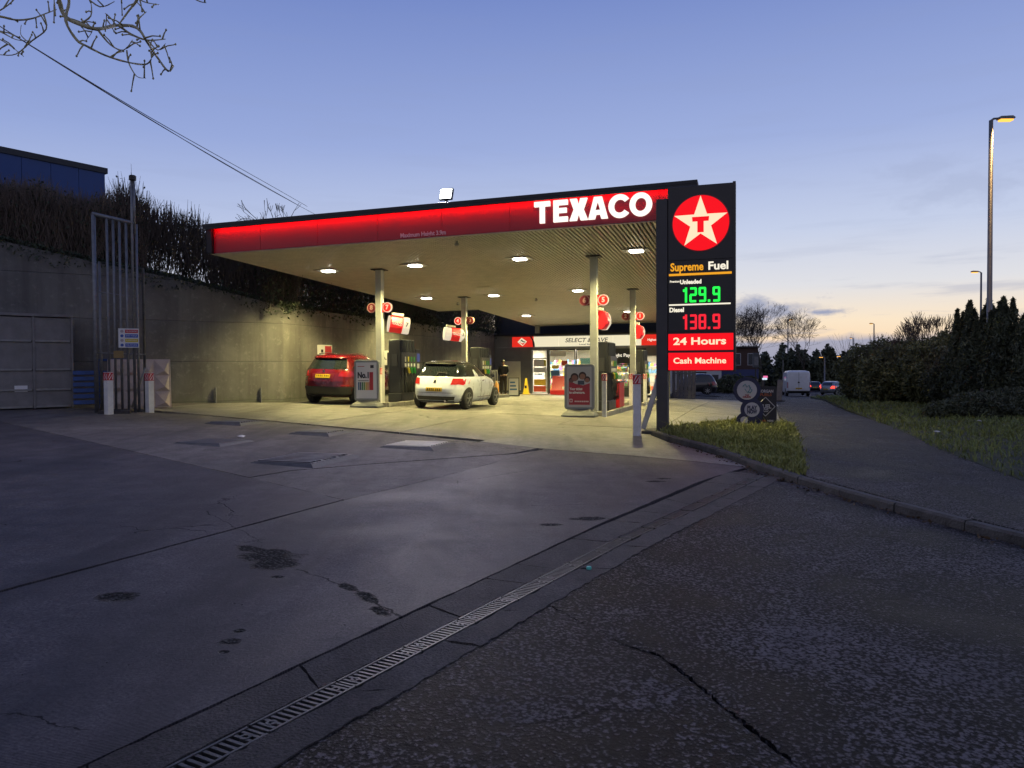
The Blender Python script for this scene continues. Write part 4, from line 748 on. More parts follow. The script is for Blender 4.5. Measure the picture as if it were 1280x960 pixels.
k.build('branches', m_lich, bt, smooth=True)
st_ = [cpt(190, -160, 6.0)-bt.location, cpt(560, -90, 6)-bt.location, cpt(-60, 60, 6)-bt.location]
k = MB(); k.tube([(0, 0, -.2), (.05, 0, 1.5), (.0, .1, 3.2), (.2, 0, 5.2)], [.26, .22, .19, .15], 12)
for e in st_: k.tube([(.1, .05, 4.2), tuple(Vector((.1, .05, 4.2)).lerp(e, .5)+Vector((0, 0, .5))), tuple(e)], [.09, .06, .03], 8)
k.tube([(.2, 0, 5.2), (.4, .3, 7), (.3, .2, 9)], [.15, .09, .03], 8); k.build('trunk', m_lich, bt, smooth=True)
# overhead service wires, thin and slightly apart
m_wire = mat('black_wire', (.01, .01, .012), .6)
for i, (x1, y1, sag) in enumerate(((372, 256, 0), (394, 268, 4), (384, 258, -3))):
    k = MB(); pts = []
    for s in np.linspace(-.12, 1, 16):
        d = 1/((1-s)/11+s/42) if s > 0 else 11+s*25; v = _f+_right*((x1*s-640)/925)+_up*((480-(33+(y1-33)*s+(sag if s > .5 else 0)*(s-.5)*2*math.sin(math.pi*s)*1+10*math.sin(math.pi*s)*.4))/925); pts.append(Vector((0, 0, 1.6))+v*d)
    k.tube(pts, [.007+.004*q for q in np.linspace(0, 1, 16)], 5)
    tag(k.build('overhead_wire', m_wire), ['overhead wire running down to the canopy, middle strand', 'lowest strand of the overhead wires above the canopy', 'highest strand of the overhead wires above the canopy'][i], 'wire', 'overhead wires')
# ------------------------------------------------------------------ canopy
def cz(a, b): return 4.65+.0085*a-.032*b
m_fred = mat('fascia_red', (.30, .007, .020), .35, var=.08, vs=2); m_soff = mat('soffit_board', (.78, .73, .64), .36, var=.12, vs=3, bump=.03, bs=20); m_col = mat('column_grey_paint', (.40, .41, .39), .45, var=.12, vs=4)
m_led = glow('red_led', (1, .012, .02), 34); m_lit = glow('lit_letter', (1, .95, .86), 1.2)
cp = thing('canopy', 'long flat forecourt canopy with glowing red fascia and ribbed soffit', 'canopy', (*OX, 0), -TH)
A0, A1, B0, B1, B2, AR = -3.05, 9.80, -3.82, 11.45, 20.7, -1.05
def czbox(k, a0, a1, b0, b1, h0, h1):
    v = [(a, b, cz(a, b)+h) for h in (h0, h1) for b in (b0, b1) for a in (a0, a1)]
    return k.add(v, [(0, 2, 3, 1), (4, 5, 7, 6), (0, 1, 5, 4), (2, 6, 7, 3), (0, 4, 6, 2), (1, 3, 7, 5)])
k = MB(); czbox(k, A0+.06, A1-.06, B0+.06, B1-.05, .06, .70); czbox(k, AR+.05, A1-.06, B1-.04, B2-.05, .06, .60); k.build('roof_deck', m_black, cp)
k = MB(); n = 122; pw = (A1-A0-.1)/n
for i in range(n):
    a0 = A0+.05+i*pw; b1 = B2-.06 if a0 > AR else B1-.06
    e = .016; c = a0+pw/2
    v = [(a, b, cz(a, b)+h) for b in (B0+.055, b1) for a, h in ((a0+e, .03), (a0+e+.008, 0), (a0+pw-e-.008, 0), (a0+pw-e, .03))]
    k.add(v, [(0, 4, 5, 1), (1, 5, 6, 2), (2, 6, 7, 3), (0, 1, 2, 3), (7, 6, 5, 4)])
tag(k.build('soffit_boards', m_soff, cp), kind='stuff')
k = MB(); czbox(k, A0+.05, A1-.05, B0+.055, B1-.06, .034, .05); czbox(k, AR+.06, A1-.05, B1-.055, B2-.06, .034, .05); k.build('soffit_backing', mat('soffit_gap', (.10, .09, .075), .8), cp)
# perimeter trims in cream under the fascia edge, black caps above
k = MB(); czbox(k, A0, A1, B0-.01, B0+.05, -.02, .02); czbox(k, A0, A0+.05, B0+.051, B1, -.02, .03); czbox(k, A0+.051, AR+.05, B1-.05, B1, -.02, .03); czbox(k, AR, AR+.05, B1+.001, B2, -.02, .03); czbox(k, AR+.051, A1, B2-.05, B2, -.02, .03); czbox(k, A1-.05, A1, B0+.051, B2-.051, -.02, .03); k.build('edge_trim', m_soff, cp)
seams = [A0+.10] + [x for x in np.arange(-1.45, 9.4, 1.745)] + [A1-.02]
for s0, s1 in zip(seams[:-1], seams[1:]): k = MB(); czbox(k, s0+.003, s1-.003, B0-.05, B0-.011, .0, .66); k.build('fascia_panel', m_fred, cp, .003)
for a, b0, b1 in ((A0, B0+.05, B1), (AR, B1, B2)): k = MB(); czbox(k, a-.05, a-.002, b0, b1, .0, .70); k.build('side_fascia', m_black, cp)
k = MB(); czbox(k, A1+.002, A1+.05, B0+.02, B2, .0, .70); k.build('side_fascia', m_fred, cp)
k = MB(); czbox(k, A0, AR-.05, B1+.002, B1+.05, .0, .7); czbox(k, AR, A1, B2+.002, B2+.05, 0, .62); k.build('rear_fascia', m_black, cp)
k = MB(); czbox(k, A0-.07, A1+.06, B0-.27, B0+.10, .675, .755); czbox(k, A0-.07, A0+.10, B0-.14, B0+.04, -.01, .674); k.build('fascia_cap', m_black, cp, .006)
k = MB(); czbox(k, A0+.12, A1-.02, B0-.250, B0-.246, .625, .672); k.build('light_strip', m_led, cp)
k = MB(); czbox(k, A0-.07, A1+.06, B0-.27, B0-.252, .612, .674); k.build('fascia_lip', m_black, cp)
# raised letters
LZ, LH = .115, .50
def letter(ch, a0, a1):
    w_ = a1-a0; h = LH; s = .118; k = MB(); y0, y1 = B0-.125, B0-.055
    zf = lambda p: [(a0+x, cz(a0+x, B0)+LZ+z) for x, z in p]
    if ch == 'T': k.prism(zf([(w_/2-s/2, 0), (w_/2+s/2, 0), (w_/2+s/2, h-.115), (w_, h-.115), (w_, h), (0, h), (0, h-.115), (w_/2-s/2, h-.115)]), y0, y1)
    elif ch == 'E': k.prism(zf([(0, 0), (w_, 0), (w_, .115), (s, .115), (s, .205), (w_*.92, .205), (w_*.92, .315), (s, .315), (s, h-.115), (w_, h-.115), (w_, h), (0, h)]), y0, y1)
    elif ch == 'X': k.prism(zf([(0, 0), (.17, 0), (w_/2, .155), (w_-.17, 0), (w_, 0), (w_/2+.115, h/2), (w_-.01, h), (w_-.175, h), (w_/2, h-.15), (.175, h), (.01, h), (w_/2-.115, h/2)]), y0, y1)
    elif ch == 'A': k.prism(zf([(0, 0), (.15, 0), (.18, .10), (w_-.18, .10), (w_-.15, 0), (w_, 0), (w_/2+.09, h), (w_/2-.09, h)]), y0, y1)
    if ch == 'A':
        k.build('letter', m_lit, cp, .004); k2 = MB(); k2.prism(zf([(w_/2-.052, .20), (w_/2+.052, .20), (w_/2, .37)]), y0-.004, y0+.01); k2.build('letter_counter', m_fred, cp); return
    if ch in 'CO':
        t0, t1 = (0, 2*math.pi) if ch == 'O' else (R(38), R(322)); m = 40; v = []; f = []
        for i in range(m+1):
            q = t0+(t1-t0)*i/m; c, s_2 = math.cos(q), math.sin(q)
            for rx, rz_ in ((w_/2, h/2+.012), (w_/2-.125, h/2-.10)):
                x, z = w_/2+rx*c, h/2+rz_*s_2
                for y in (y0, y1): v.append((a0+x, y, cz(a0+x, B0)+LZ+z))
        for i in range(m):
            b = i*4; f += [(b, b+4, b+6, b+2), (b+1, b+3, b+7, b+5), (b, b+1, b+5, b+4), (b+2, b+6, b+7, b+3)]
        if ch == 'C': f += [(0, 2, 3, 1), (m*4, m*4+1, m*4+3, m*4+2)]
        k.add(v, f)
    k.build('letter', m_lit, cp, .004)
for ch, a0, a1 in (('T', 6.15, 6.53), ('E', 6.61, 6.95), ('X', 6.99, 7.42), ('A', 7.43, 7.88), ('C', 7.895, 8.41), ('O', 8.37, 8.87)): letter(ch, a0, a1)
text('Maximum Height 3.9m', mat('grey_lettering', (.62, .52, .54), .5), cp, (3.28, B0-.054, cz(3.28, B0)+.085), .15, .003, rot=(math.pi/2, -.0085, 0), fit=1.22)
# columns
CO = [(0, 0), (0, 7.05), (6.74, 0), (6.74, 7.05)]
for a, b in CO:
    g0 = G(a, b); c = MB().box(a-.1, a+.1, b-.1, b+.1, g0-.1, cz(a, b)+.01).build('column', m_col, cp, .012)
    MB().box(a-.2, a+.2, b-.2, b+.2, cz(a, b)-.03, cz(a, b)-.002).build('flange', m_black, c, .004)
for a, b, z0 in ((-.85, 20.55, 3.5), (4.9, 20.55, 3.5)): c = MB().box(a-.12, a+.12, b-.12, b+.12, z0, cz(a, b)+.01).build('column', m_col, cp, .01); MB().box(a-.17, a+.17, b-.17, b+.17, 3.51, 3.54).build('flange', m_black, c)
MB().box(1.5, 2.0, 4.5, 4.9, cz(1.7, 4.7)-.015, cz(1.7, 4.7)).build('access_hatch', m_soff, cp, .004)
# canopy luminaires, each a thing with its own lamp
m_lens = glow('lamp_lens', (1, .95, .78), 22); m_plate = mat('luminaire_plate', (.55, .53, .47), .4, var=.08)
LAMPW = 1900
GL = 'recessed canopy lights'
rows = [(-1.57, -.38, 'leftmost canopy light in the row nearest the red fascia'), (1.39, -.38, 'second canopy light from the left in the front row'), (4.68, -.38, 'third canopy light in the front row, above the poster stand with faces'), (8.0, -.48, 'rightmost front canopy light beside the price sign post'),
        (-1.51, 6.75, 'canopy light left of the column numbered four and three'), (1.31, 6.89, 'canopy light between the middle columns, right of number three'), (4.74, 6.67, 'canopy light just left of the column numbered six and five'), (8.0, 6.75, 'canopy light behind the price sign, above pump one'),
        (.26, 14.71, 'small far canopy light above the yellow cone by the shop'), (5.34, 14.65, 'small far canopy light between the columns numbered five and one')]
for a, b, lab in rows:
    t = thing('canopy_light', lab, 'light', (*W(a, b), cz(a, b)), -TH, GL)
    k = MB(); k.box(-.36, .36, -.30, .30, -.018, -.002); k.build('plate', m_plate, t, .004)
    k = MB(); k.box(-.17, .17, -.14, .14, -.050, -.019); k.build('lens', m_lens, t, .012)
    lp = bpy.data.lights.new('canopy_lamp', 'SPOT'); lp.energy = LAMPW*(1 if b < 10 else 1.8); lp.color = (1, .85, .34); lp.spot_size = R(138); lp.spot_blend = .6; lp.shadow_soft_size = .12
    lo = bpy.data.objects.new('lamp', lp); col.objects.link(lo); lo.parent = t; lo.location = (0, 0, -.066)
m_cam = mat('camera_white', (.5, .5, .48), .4)
for a, b, lab in ((-.9, 8.6, 'small dome camera on the soffit left of column four'), (2.6, 8.4, 'small dome camera on the soffit right of column three'), (3.9, -3.2, 'tiny camera under the fascia lettering at the front edge')):
    tag(MB().lathe([(.03, .0), (.03, -.05), (.06, -.06), (.06, -.10), (.03, -.13)], 10).build('dome_camera', m_cam, None, smooth=True, loc=(*W(a, b), cz(a, b)-.0)), lab, 'camera', 'soffit cameras')
# flood lamp on the roof edge
t = thing('floodlight', 'bright square floodlight on the canopy roof edge', 'floodlight', (*W(3.86, -3.78), cz(3.86, -3.8)+.77), -TH)
MB().box(-.03, .03, -.02, .06, 0, .14).build('bracket', m_black, t); MB().box(-.17, .17, 0, .08, -.14, .16, M=Matrix.Translation((0, .0, .27)) @ Matrix.Rotation(-.35, 4, 'X')).build('housing', m_black, t, .01)
MB().box(-.14, .14, -.012, -.001, -.12, .13, M=Matrix.Translation((0, .0, .27)) @ Matrix.Rotation(-.35, 4, 'X')).build('lens', glow('floodlight_lens', (.95, 1, .98), 30), t)
lp = bpy.data.lights.new('floodlight_lamp', 'SPOT'); lp.energy = 1500; lp.color = (.93, .86, 1); lp.spot_size = R(125); lp.spot_blend = .7; lp.shadow_soft_size = .1
lo = bpy.data.objects.new('lamp', lp); col.objects.link(lo); lo.parent = t; lo.location = (0, -.16, .25); lo.rotation_euler = (R(-58), 0, 0)
# ------------------------------------------------------------------ price sign
m_tot = mat('sign_dark_panel', (.020, .020, .022), .4, var=.1); m_tpost = mat('sign_post_navy', (.045, .044, .046), .5, var=.2, vs=4)
e_red = glow('sign_red', (1, .006, .014), .95); e_cream = glow('sign_cream', (1, .78, .52), 1.05); e_or = glow('sign_orange', (1, .42, .02), .9); e_gr = glow('led_green', (.02, 1, .08), 1.3); e_rd = glow('led_red', (1, .02, .04), 1.1); e_w = glow('sign_white_lit', (1, .92, .74), 1.0)
sg = thing('price_sign', 'tall dark price sign with white star roundel and lit fuel prices', 'sign', (*W(0, 0), 0), -TH)
PB = -4.50
MB().box(9.03, 9.268, PB-.02, PB+.28, G(9.1, -4.4)-.1, 5.16).build('post', m_tpost, sg, .008)
MB().box(9.272, 10.64, PB, PB+.26, 1.50, 5.40).build('cabinet', m_tot, sg, .012)
MB().box(10.60, 10.66, PB-.012, PB+.27, 1.48, 5.42).build('side_trim', m_tot, sg, .004)
cx_, cz_, rr_ = 9.955, 4.60, .575
MB().lathe([(rr_, 0), (rr_, .03)], 56, 'y', (cx_, PB-.035, cz_)).build('roundel', e_red, sg)
MB().lathe([(rr_+.022, 0), (rr_+.022, .02)], 56, 'y', (cx_, PB-.022, cz_)).build('roundel_rim', mat('roundel_rim', (.2, .02, .03), .4), sg)
sp = [];
for i in range(10):
    q = math.pi/2+i*math.pi/5; r_ = rr_*.985 if i % 2 == 0 else rr_*.385; sp.append((cx_+r_*math.cos(q), cz_+r_*math.sin(q)))
MB().prism(sp, PB-.05, PB-.037).build('star', e_cream, sg)
MB().prism([(cx_-.065, cz_-.20), (cx_+.065, cz_-.20), (cx_+.065, cz_+.03), (cx_+.165, cz_+.03), (cx_+.175, cz_+.125), (cx_-.175, cz_+.125), (cx_-.165, cz_+.03), (cx_-.065, cz_+.03)], PB-.062, PB-.051).build('letter', e_red, sg)
for i, (z0, z1) in enumerate(((3.83, 5.38), (2.92, 3.47), (2.32, 2.89))): MB().box(9.29, 10.60, PB-.014, PB-.002, z0+.01, z1-.01).build('panel', m_tot, sg, .004)
text('Supreme', e_or, sg, (9.67, PB-.01, 3.69), .235, .006, fit=.68); text('Fuel', e_w, sg, (10.31, PB-.01, 3.69), .235, .006, fit=.40)
MB().box(9.30, 10.58, PB-.02, PB-.006, 3.515, 3.56).build('underline', e_or, sg)
text('Premium', e_w, sg, (9.42, PB-.02, 3.395), .06, .002, fit=.20); text('Unleaded', e_w, sg, (9.75, PB-.02, 3.375), .12, .005, fit=.44)
MB().box(9.30, 10.56, PB-.026, PB-.016, 2.885, 2.915).build('divider', e_w, sg)
text('Diesel', e_w, sg, (9.46, PB-.02, 2.79), .13, .005, fit=.30)
SEG = {'a': ((.1, 1), (.9, 1), 'h'), 'g': ((.1, .5), (.9, .5), 'h'), 'd': ((.1, 0), (.9, 0), 'h')}
DG = {'0': 'abcdef', '1': 'bc', '2': 'abged', '3': 'abgcd', '8': 'abcdefg', '9': 'abcdfg'}
def digits(s, x, z, w_, h, m, t=.045):
    k = MB()
    for ch in s:
        if ch == '.': k.box(x, x+t*1.1, PB-.026, PB-.015, z, z+t*1.1); x += t*2.1; continue
        sx = w_ if ch != '1' else t*2.0
        for g_ in DG[ch]:
            if ch == '1': k.box(x+sx-t*1.3, x+sx-t*.3, PB-.026, PB-.015, z, z+h); k.box(x+sx-t*2.2, x+sx-t*1.31, PB-.026, PB-.015, z+h-t*2.0, z+h-t*.8); break
            if g_ in 'agd': zz_ = {'a': z+h-t, 'g': z+h/2-t/2, 'd': z}[g_]; k.box(x+t*.35, x+w_-t*.35, PB-.026, PB-.015, zz_, zz_+t)
            else:
                xx = x if g_ in 'ef' else x+w_-t; z0 = z+t*.35 if g_ in 'ec' else z+h/2; k.box(xx, xx+t, PB-.0265, PB-.0155, z0, z0+h/2-t*.35)
        x += sx+t*.75
    return k.build('price_digits', m, sg)
digits('129.9', 9.60, 2.945, .155, .315, e_gr); digits('138.9', 9.60, 2.375, .155, .315, e_rd)
for z0, z1, s, fw, sz in ((1.935, 2.285, '24 Hours', 1.08, .21), (1.515, 1.885, 'Cash Machine', 1.08, .17)):
    MB().box(9.285, 10.615, PB-.02, PB-.003, z0, z1).build('lit_panel', e_red, sg, .006); text(s, e_cream, sg, (9.93, PB-.028, (z0+z1)/2+.01), sz, .006 if sz > .18 else .004, sx=1.2, fit=fw)
k = MB(); k.box(8.75, 9.55, PB-.30, PB+.55, -.12, .075, M=Matrix.Translation((0, 0, G(9.3, -4.4)))); k.build('plinth', m_kerb, sg, .015)
bm_ = thing('leaning_beam', 'grey steel beam leaning on the price sign post', 'beam', at(8.74, -4.45, .08), -TH)
MB().box(-.055, .055, -.045, .045, 0, 1.22, M=Matrix.Rotation(.30, 4, 'Y')).build('beam', m_col, bm_, .006)
# ------------------------------------------------------------------ pump number discs and illuminated pump headers
m_dred = mat('unlit_disc_red', (.20, .012, .02), .4); m_drim = mat('unlit_disc_rim', (.42, .26, .24), .4); e_dred = glow('lit_disc_red', (1, .03, .015), .9); e_drim = glow('lit_disc_rim', (1, .62, .45), .95)
cn = {0: ('8', '7', 0, 1), 1: ('4', '3', 1, 0), 2: ('6', '5', 0, 1), 3: ('2', '1', 0, 1)}
wd_ = {'1': 'one', '2': 'two', '3': 'three', '4': 'four', '5': 'five', '6': 'six', '7': 'seven', '8': 'eight'}
for i, (a, b) in enumerate(CO):
    l, r, ll, rl = cn[i]
    for s, ch, lit in ((-1, l, ll), (1, r, rl)):
        t = thing('pump_number_sign', '%s red round sign with pump number %s on its column' % ('glowing' if lit else 'dull', wd_[ch]), 'sign', (*W(a+s*.27, b), 3.47), -TH, 'round pump number signs')
        MB().lathe([(.155, 0), (.155, .05)], 28, 'y', (0, -.03, 0)).build('rim', e_drim if lit else m_drim, t); MB().lathe([(.128, 0), (.128, .01)], 28, 'y', (0, -.042, 0)).build('face', e_dred if lit else m_dred, t)
        x0, x1 = (-.165, .0) if s > 0 else (.0, .165); MB().box(x0, x1, -.02, .015, -.14, .14).build('bracket', m_dred if not lit else e_dred, t)
        text(ch, e_drim if lit else m_drim, t, (0, -.047, 0), .19, .008)
e_hred = mat('header_red', (.55, .012, .018), .35, emit=(1, .02, .025), es=.3); e_hcr = glow('header_cream', (1, .86, .64), .72)
def header(a, b, y0, segs, num, label, tx, dz=2.96, yaw=0, tilt=0):
    t = thing('pump_header', label, 'sign', (*W(a, b), dz), -TH+yaw, 'illuminated pump header boxes'); t.rotation_euler = (tilt, 0, -TH+yaw)
    prof = [(x_*.86, z_*.86) for x_, z_ in [(-.10, -.30), (.10, -.30), (.22, -.12), (.25, .05), (.18, .24), (.08, .30), (-.08, .30), (-.18, .24), (-.25, .05), (-.22, -.12)]]
    for q0, q1, m, nm in segs: MB().prism(prof, y0+q0+.004, y0+q1-.004).build(nm, m, t, .03 if q1-q0 > .15 else .01, seg=3)
    text('TEXACO', e_hcr, t, (.216, y0+tx, .01), .12, .004, rot=(math.pi/2, .12, math.pi/2), fit=.34); text(num, mat('black_print', (.02, .02, .02), .5), t, (.218, y0+segs[-1][0]*.5+segs[-1][1]*.5, .02), .18, .004, rot=(math.pi/2, 0, math.pi/2))
    MB().box(-.06, .06, y0+.08, y0+.45, .28, .36).build('bracket', m_col, t)
header(.22, .12, .0, [(0, .03, e_hcr, 'end_cap'), (.03, .44, e_hred, 'red_body'), (.44, .66, e_hcr, 'cream_end')], '7', 'glowing red and cream header box beside the column numbered seven', .235, 2.98, -.9, -.12)
header(-.70, 6.6, .0, [(0, .28, e_hcr, 'end_cap'), (.28, .64, e_hred, 'red_body'), (.64, .84, e_hcr, 'cream_end')], '3', 'glowing red and cream header box in front of the column numbered four', .46, 2.96, -.9, -.10)
header(6.86, .0, .16, [(0, .06, e_hred, 'end_cap'), (.06, .55, e_hred, 'red_body'), (.55, .8, e_hcr, 'cream_end')], '5', 'red and cream header box behind the column numbered five', .3, 2.93)
header(6.86, 7.05, .16, [(0, .06, e_hred, 'end_cap'), (.06, .55, e_hred, 'red_body'), (.55, .8, e_hcr, 'cream_end')], '1', 'red and cream header box behind the column numbered one', .3, 2.9)
# ------------------------------------------------------------------ islands and pumps
m_isl = mat('island_concrete', (.22, .21, .19), .75, var=.3, vs=4, bump=.3, bs=30)
def island(a, b0, b1, label, hw=.42):
    t = fthing('pump_island', label, 'pump island', a, b0); n = max(3, int((b1-b0)/.9)); st = (b1-b0)/n; y0 = 0; gb = lambda y: G(a, b0+y)-G(a, b0)
    MB().box(-hw+.1, hw-.1, .1, b1-b0-.1, -.2, .105+min(gb(0), gb(b1-b0))).build('infill', m_isl, t)
    for i in range(n):
        for s in (-1, 1): MB().box(s*hw-(.1 if s > 0 else 0), s*hw+(.1 if s < 0 else 0), i*st+.005, (i+1)*st-.005, -.2, .12+gb(i*st)).build('kerb_stone', m_isl, t, .015)
    for y in (0, b1-b0): MB().box(-hw+.101, hw-.101, y-(.0 if y == 0 else .1), y+(.1 if y == 0 else 0), -.2, .12+gb(y)).build('kerb_stone', m_isl, t, .015)
island(0, -.25, 5.0, 'kerbed concrete island under the pumps beside the red car'); island(0, 6.8, 11.5, 'kerbed concrete island behind the white car'); island(6.74, -.15, 4.4, 'kerbed concrete island behind the poster stand with faces'); island(6.74, 6.9, 11.3, 'kerbed concrete island nearest the night pay window')
m_pb = mat('pump_black', (.014, .015, .018), .35, var=.1); m_pr = mat('pump_red', (.42, .012, .02), .4, var=.08); m_rub = mat('black_rubber', (.012, .012, .012), .6); m_lab = mat('pump_white_label', (.65, .65, .62), .5)
ncol = [mat('nozzle_black', (.02, .02, .02), .45), mat('nozzle_yellow', (.45, .36, .04), .45), mat('nozzle_green', (.03, .22, .05), .45), mat('nozzle_green', (.03, .40, .06), .45)]
def pump(a, b, label):
    t = fthing('fuel_pump', label, 'fuel pump', a, b, 'fuel pumps', dz=.10)
    MB().box(-.24, .24, 0, 1.15, 0, .28).build('base', m_pb, t, .02); MB().box(-.20, .20, .02, 1.13, .281, 2.02).build('body', m_pb, t, .02)
    for s in (-1, 1):
        for i in range(5): y = .12+i*.21; MB().lathe([(.062, .30), (.062, 1.98), (.05, 2.0)], 10, 'z', (s*.20, y, 0)).build('hose_mast', m_pb, t, smooth=False)
        MB().box(s*.20-.012, s*.20+.085 if s > 0 else s*.20+.012, .05, 1.08, 1.10, 1.60).build('fascia', mat('pump_fascia', (.03, .03, .034), .3), t) if s > 0 else MB().box(-.285, -.19, .05, 1.08, 1.10, 1.60).build('fascia', mat('pump_fascia', (.03, .03, .034), .3), t)
        for i in range(4):
            y = .20+i*.22; xx = s*.29; c = ncol[i]
            MB().box(min(xx, xx+s*.012), max(xx, xx+s*.012), y-.045, y+.045, 1.14, 1.24).build('label_plate', m_lab, t); MB().box(min(xx, xx+s*.012), max(xx, xx+s*.012), y-.03, y+.03, 1.30, 1.46).build('grade_plate', c if i else m_lab, t)
            nz_ = MB(); nz_.box(-.02, .02, -.02, .02, -.12, .10); nz_.box(-.018, .05, -.015, .015, .03, .07); nz_.box(.02, .05, -.012, .012, -.10, .05); nz_.build('nozzle', c, t, .006, loc=(s*.30, y, 1.02), rot=(.35, 0, 0 if s > 0 else math.pi))
            MB().tube([(s*.30, y, .93), (s*.35, y+.02, .75), (s*.36, y+.08, .42), (s*.34, y+.13, .30), (s*.31, y+.16, .45), (s*.22, y+.10, 1.0)], .014, 6).build('hose', m_rub, t, smooth=True)
    MB().box(-.17, .17, 1.25, 1.58, 0, 1.72).build('payment_terminal', m_pb, t, .02); q = MB().box(.171, .178, 1.30, 1.53, 1.30, 1.58).build('screen', glow('terminal_screen', (.22, .28, .9), .18), t)
    MB().box(.171, .177, 1.33, 1.50, 1.08, 1.24).build('keypad', m_lab, t); MB().box(-.178, -.171, 1.30, 1.53, 1.30, 1.58).build('screen', MT['terminal_screen'], t)
    MB().box(-.10, .10, -.002, .018, 1.15, 1.55).build('end_display', mat('pump_fascia', (.03, .03, .034), .3), t)
    return t
pump(0, .95, 'tall black fuel pump with coloured nozzles beside the red car'); pump(0, 8.2, 'black fuel pump half hidden behind the white car'); pump(6.74, .95, 'tall black fuel pump behind the poster stand with faces'); pump(6.74, 8.1, 'black fuel pump in front of the night pay window')
t = fthing('red_cabinet', 'low red cabinet on the island beside the black pump', 'cabinet', .12, 3.0, dz=.1); MB().box(-.22, .24, 0, 1.25, 0, .82).build('body', m_pr, t, .02); MB().box(.241, .252, .15, .45, .50, .66).build('dispenser', m_pb, t)
MB().box(-.24, .26, -.02, 1.27, .82, .85).build('lid', m_pr, t, .008)
t = fthing('red_cabinet', 'low red bin cabinet between bollards on the right-hand island', 'cabinet', 6.74, 2.75, dz=.1); MB().box(-.22, .24, 0, .9, 0, .80).build('body', m_pr, t, .02); MB().box(-.24, .26, -.02, .92, .80, .84).build('lid', m_pb, t, .008)
BG = 'white bollards with red hatched bands'
for a, b, lab in ((.26, -.55, 'white bollard beside the poster stand in front of column seven'), (7.10, -.38, 'white bollard at the near corner of the right-hand island'), (7.05, 4.6, 'white bollard at the far right corner of the right-hand island'), (6.35, 4.7, 'white bollard at the far left corner of the right-hand island'), (7.12, 7.5, 'white bollard near the pump in front of the night pay window'), (7.05, 11.7, 'far white bollard partly hidden by the price sign post')):
    x, y = W(a, b); bollard(x, y, 1.2, .12, lab, BG)
x, y = W(8.72, -5.2); bollard(x, y, 1.27, .145, 'nearest grey white bollard standing alone beside the leaning beam', BG)
# ------------------------------------------------------------------ poster stands
m_fr = mat('poster_frame_grey', (.22, .23, .23), .4, .3, var=.1); m_base = mat('rubber_base_grey', (.10, .105, .105), .55, var=.2, vs=5, bump=.05)
def rrect(x0, x1, z0, z1, r, n=6):
    o = []
    for cx, cz2, q0 in ((x1-r, z1-r, 0), (x0+r, z1-r, 90), (x0+r, z0+r, 180), (x1-r, z0+r, 270)):
        for i in range(n+1): q = R(q0+90*i/n); o.append((cx+r*math.cos(q), cz2+r*math.sin(q)))
    return o
def stand(a, b, label, yaw=0, h=1.42, wd=.80):
    t = fthing('poster_stand', label, 'poster stand', a, b, None, yaw)
    k = MB(); v = []; prof = [(1.08, .90, 0), (1.08, .9, .05), (.95, .72, .12), (.78, .42, .17), (.70, .24, .22)]
    for sx, sy, z in prof:
        for px, py in rrect(-wd*sx/2*1.05, wd*sx/2*1.05, -sy*.32, sy*.32, .06): v.append((px, py, z))
    n = len(v)//len(prof); f = [tuple(range(n-1, -1, -1)), tuple((len(prof)-1)*n+i for i in range(n))]
    for i in range(len(prof)-1):
        for q in range(n): f.append((i*n+q, i*n+(q+1) % n, (i+1)*n+(q+1) % n, (i+1)*n+q))
    k.add(v, f); k.build('base', m_base, t, smooth=False)
    MB().prism(rrect(-wd/2, wd/2, .20, h, .08), -.05, .05).build('frame', m_fr, t, .012); return t
def blk(t, x0, x1, z0, z1, m, d, name='print'): return MB().box(x0, x1, -d-.001, -d, z0, z1).build(name, m, t)
m_pw = mat('poster_white', (.62, .62, .62), .35); m_ink = mat('print_black', (.015, .015, .018), .5)
t = stand(-.02, -.80, 'grey poster stand with a white No.1 poster beside the red car', .08)
pz = MB().prism(rrect(-.33, .33, .27, 1.35, .02), -.0535, -.0505).build('poster', m_pw, t)
text('No.1', m_ink, pz, (-.09, -.056, .96), .24, .012, fit=.36)
for i, c in enumerate(((.02, .08, .20), (.03, .05, .12), (.03, .16, .06), (.10, .22, .03), (.45, .28, .02), (.42, .18, .02), (.35, .03, .03))): blk(pz, -.27+i*.06, -.225+i*.06, .52, .76, mat('poster_bar%d' % i, c, .5), .0545)
blk(pz, .10, .22, .52, 1.06, mat('poster_red', (.36, .02, .03), .45), .0540); blk(pz, -.28, -.06, 1.22, 1.24, mat('poster_red', (.36, .02, .03), .45), .0545); blk(pz, .13, .24, 1.18, 1.27, m_ink, .0545); blk(pz, -.27, .08, .79, .81, m_ink, .0545)
t = stand(6.50, -.80, 'grey poster stand with a red poster of happy faces', .02, 1.44, .84)
pz = MB().prism(rrect(-.34, .34, .27, 1.37, .02), -.0535, -.0505).build('poster', mat('poster_grey', (.35, .36, .37), .35), t)
m_prd = mat('poster_deep_red', (.30, .02, .035), .4); blk(pz, -.29, .29, .33, .84, m_prd, .0540)
MB().prism([(-.29, .84), (.29, .84), (.29, .92), (.1, .86), (-.1, .90), (-.29, 1.0)], -.0555, -.0545).build('print', m_prd, pz)
for x, z, r_, c in ((-.13, 1.06, .095, (.20, .09, .06)), (.09, 1.10, .09, (.24, .12, .08)), (.22, 1.00, .07, (.22, .10, .07)), (-.22, .98, .06, (.12, .06, .045))):
    MB().lathe([(r_*1.18, 0), (r_*1.18, .0008)], 20, 'y', (x, -.0558, z+.025)).build('hair_print', mat('print_hair', (.035, .02, .015), .5), pz); MB().lathe([(r_*.86, 0), (r_*.86, .0008)], 20, 'y', (x, -.0568, z)).build('face_print', mat('print_skin%.2f' % c[0], c, .5), pz)
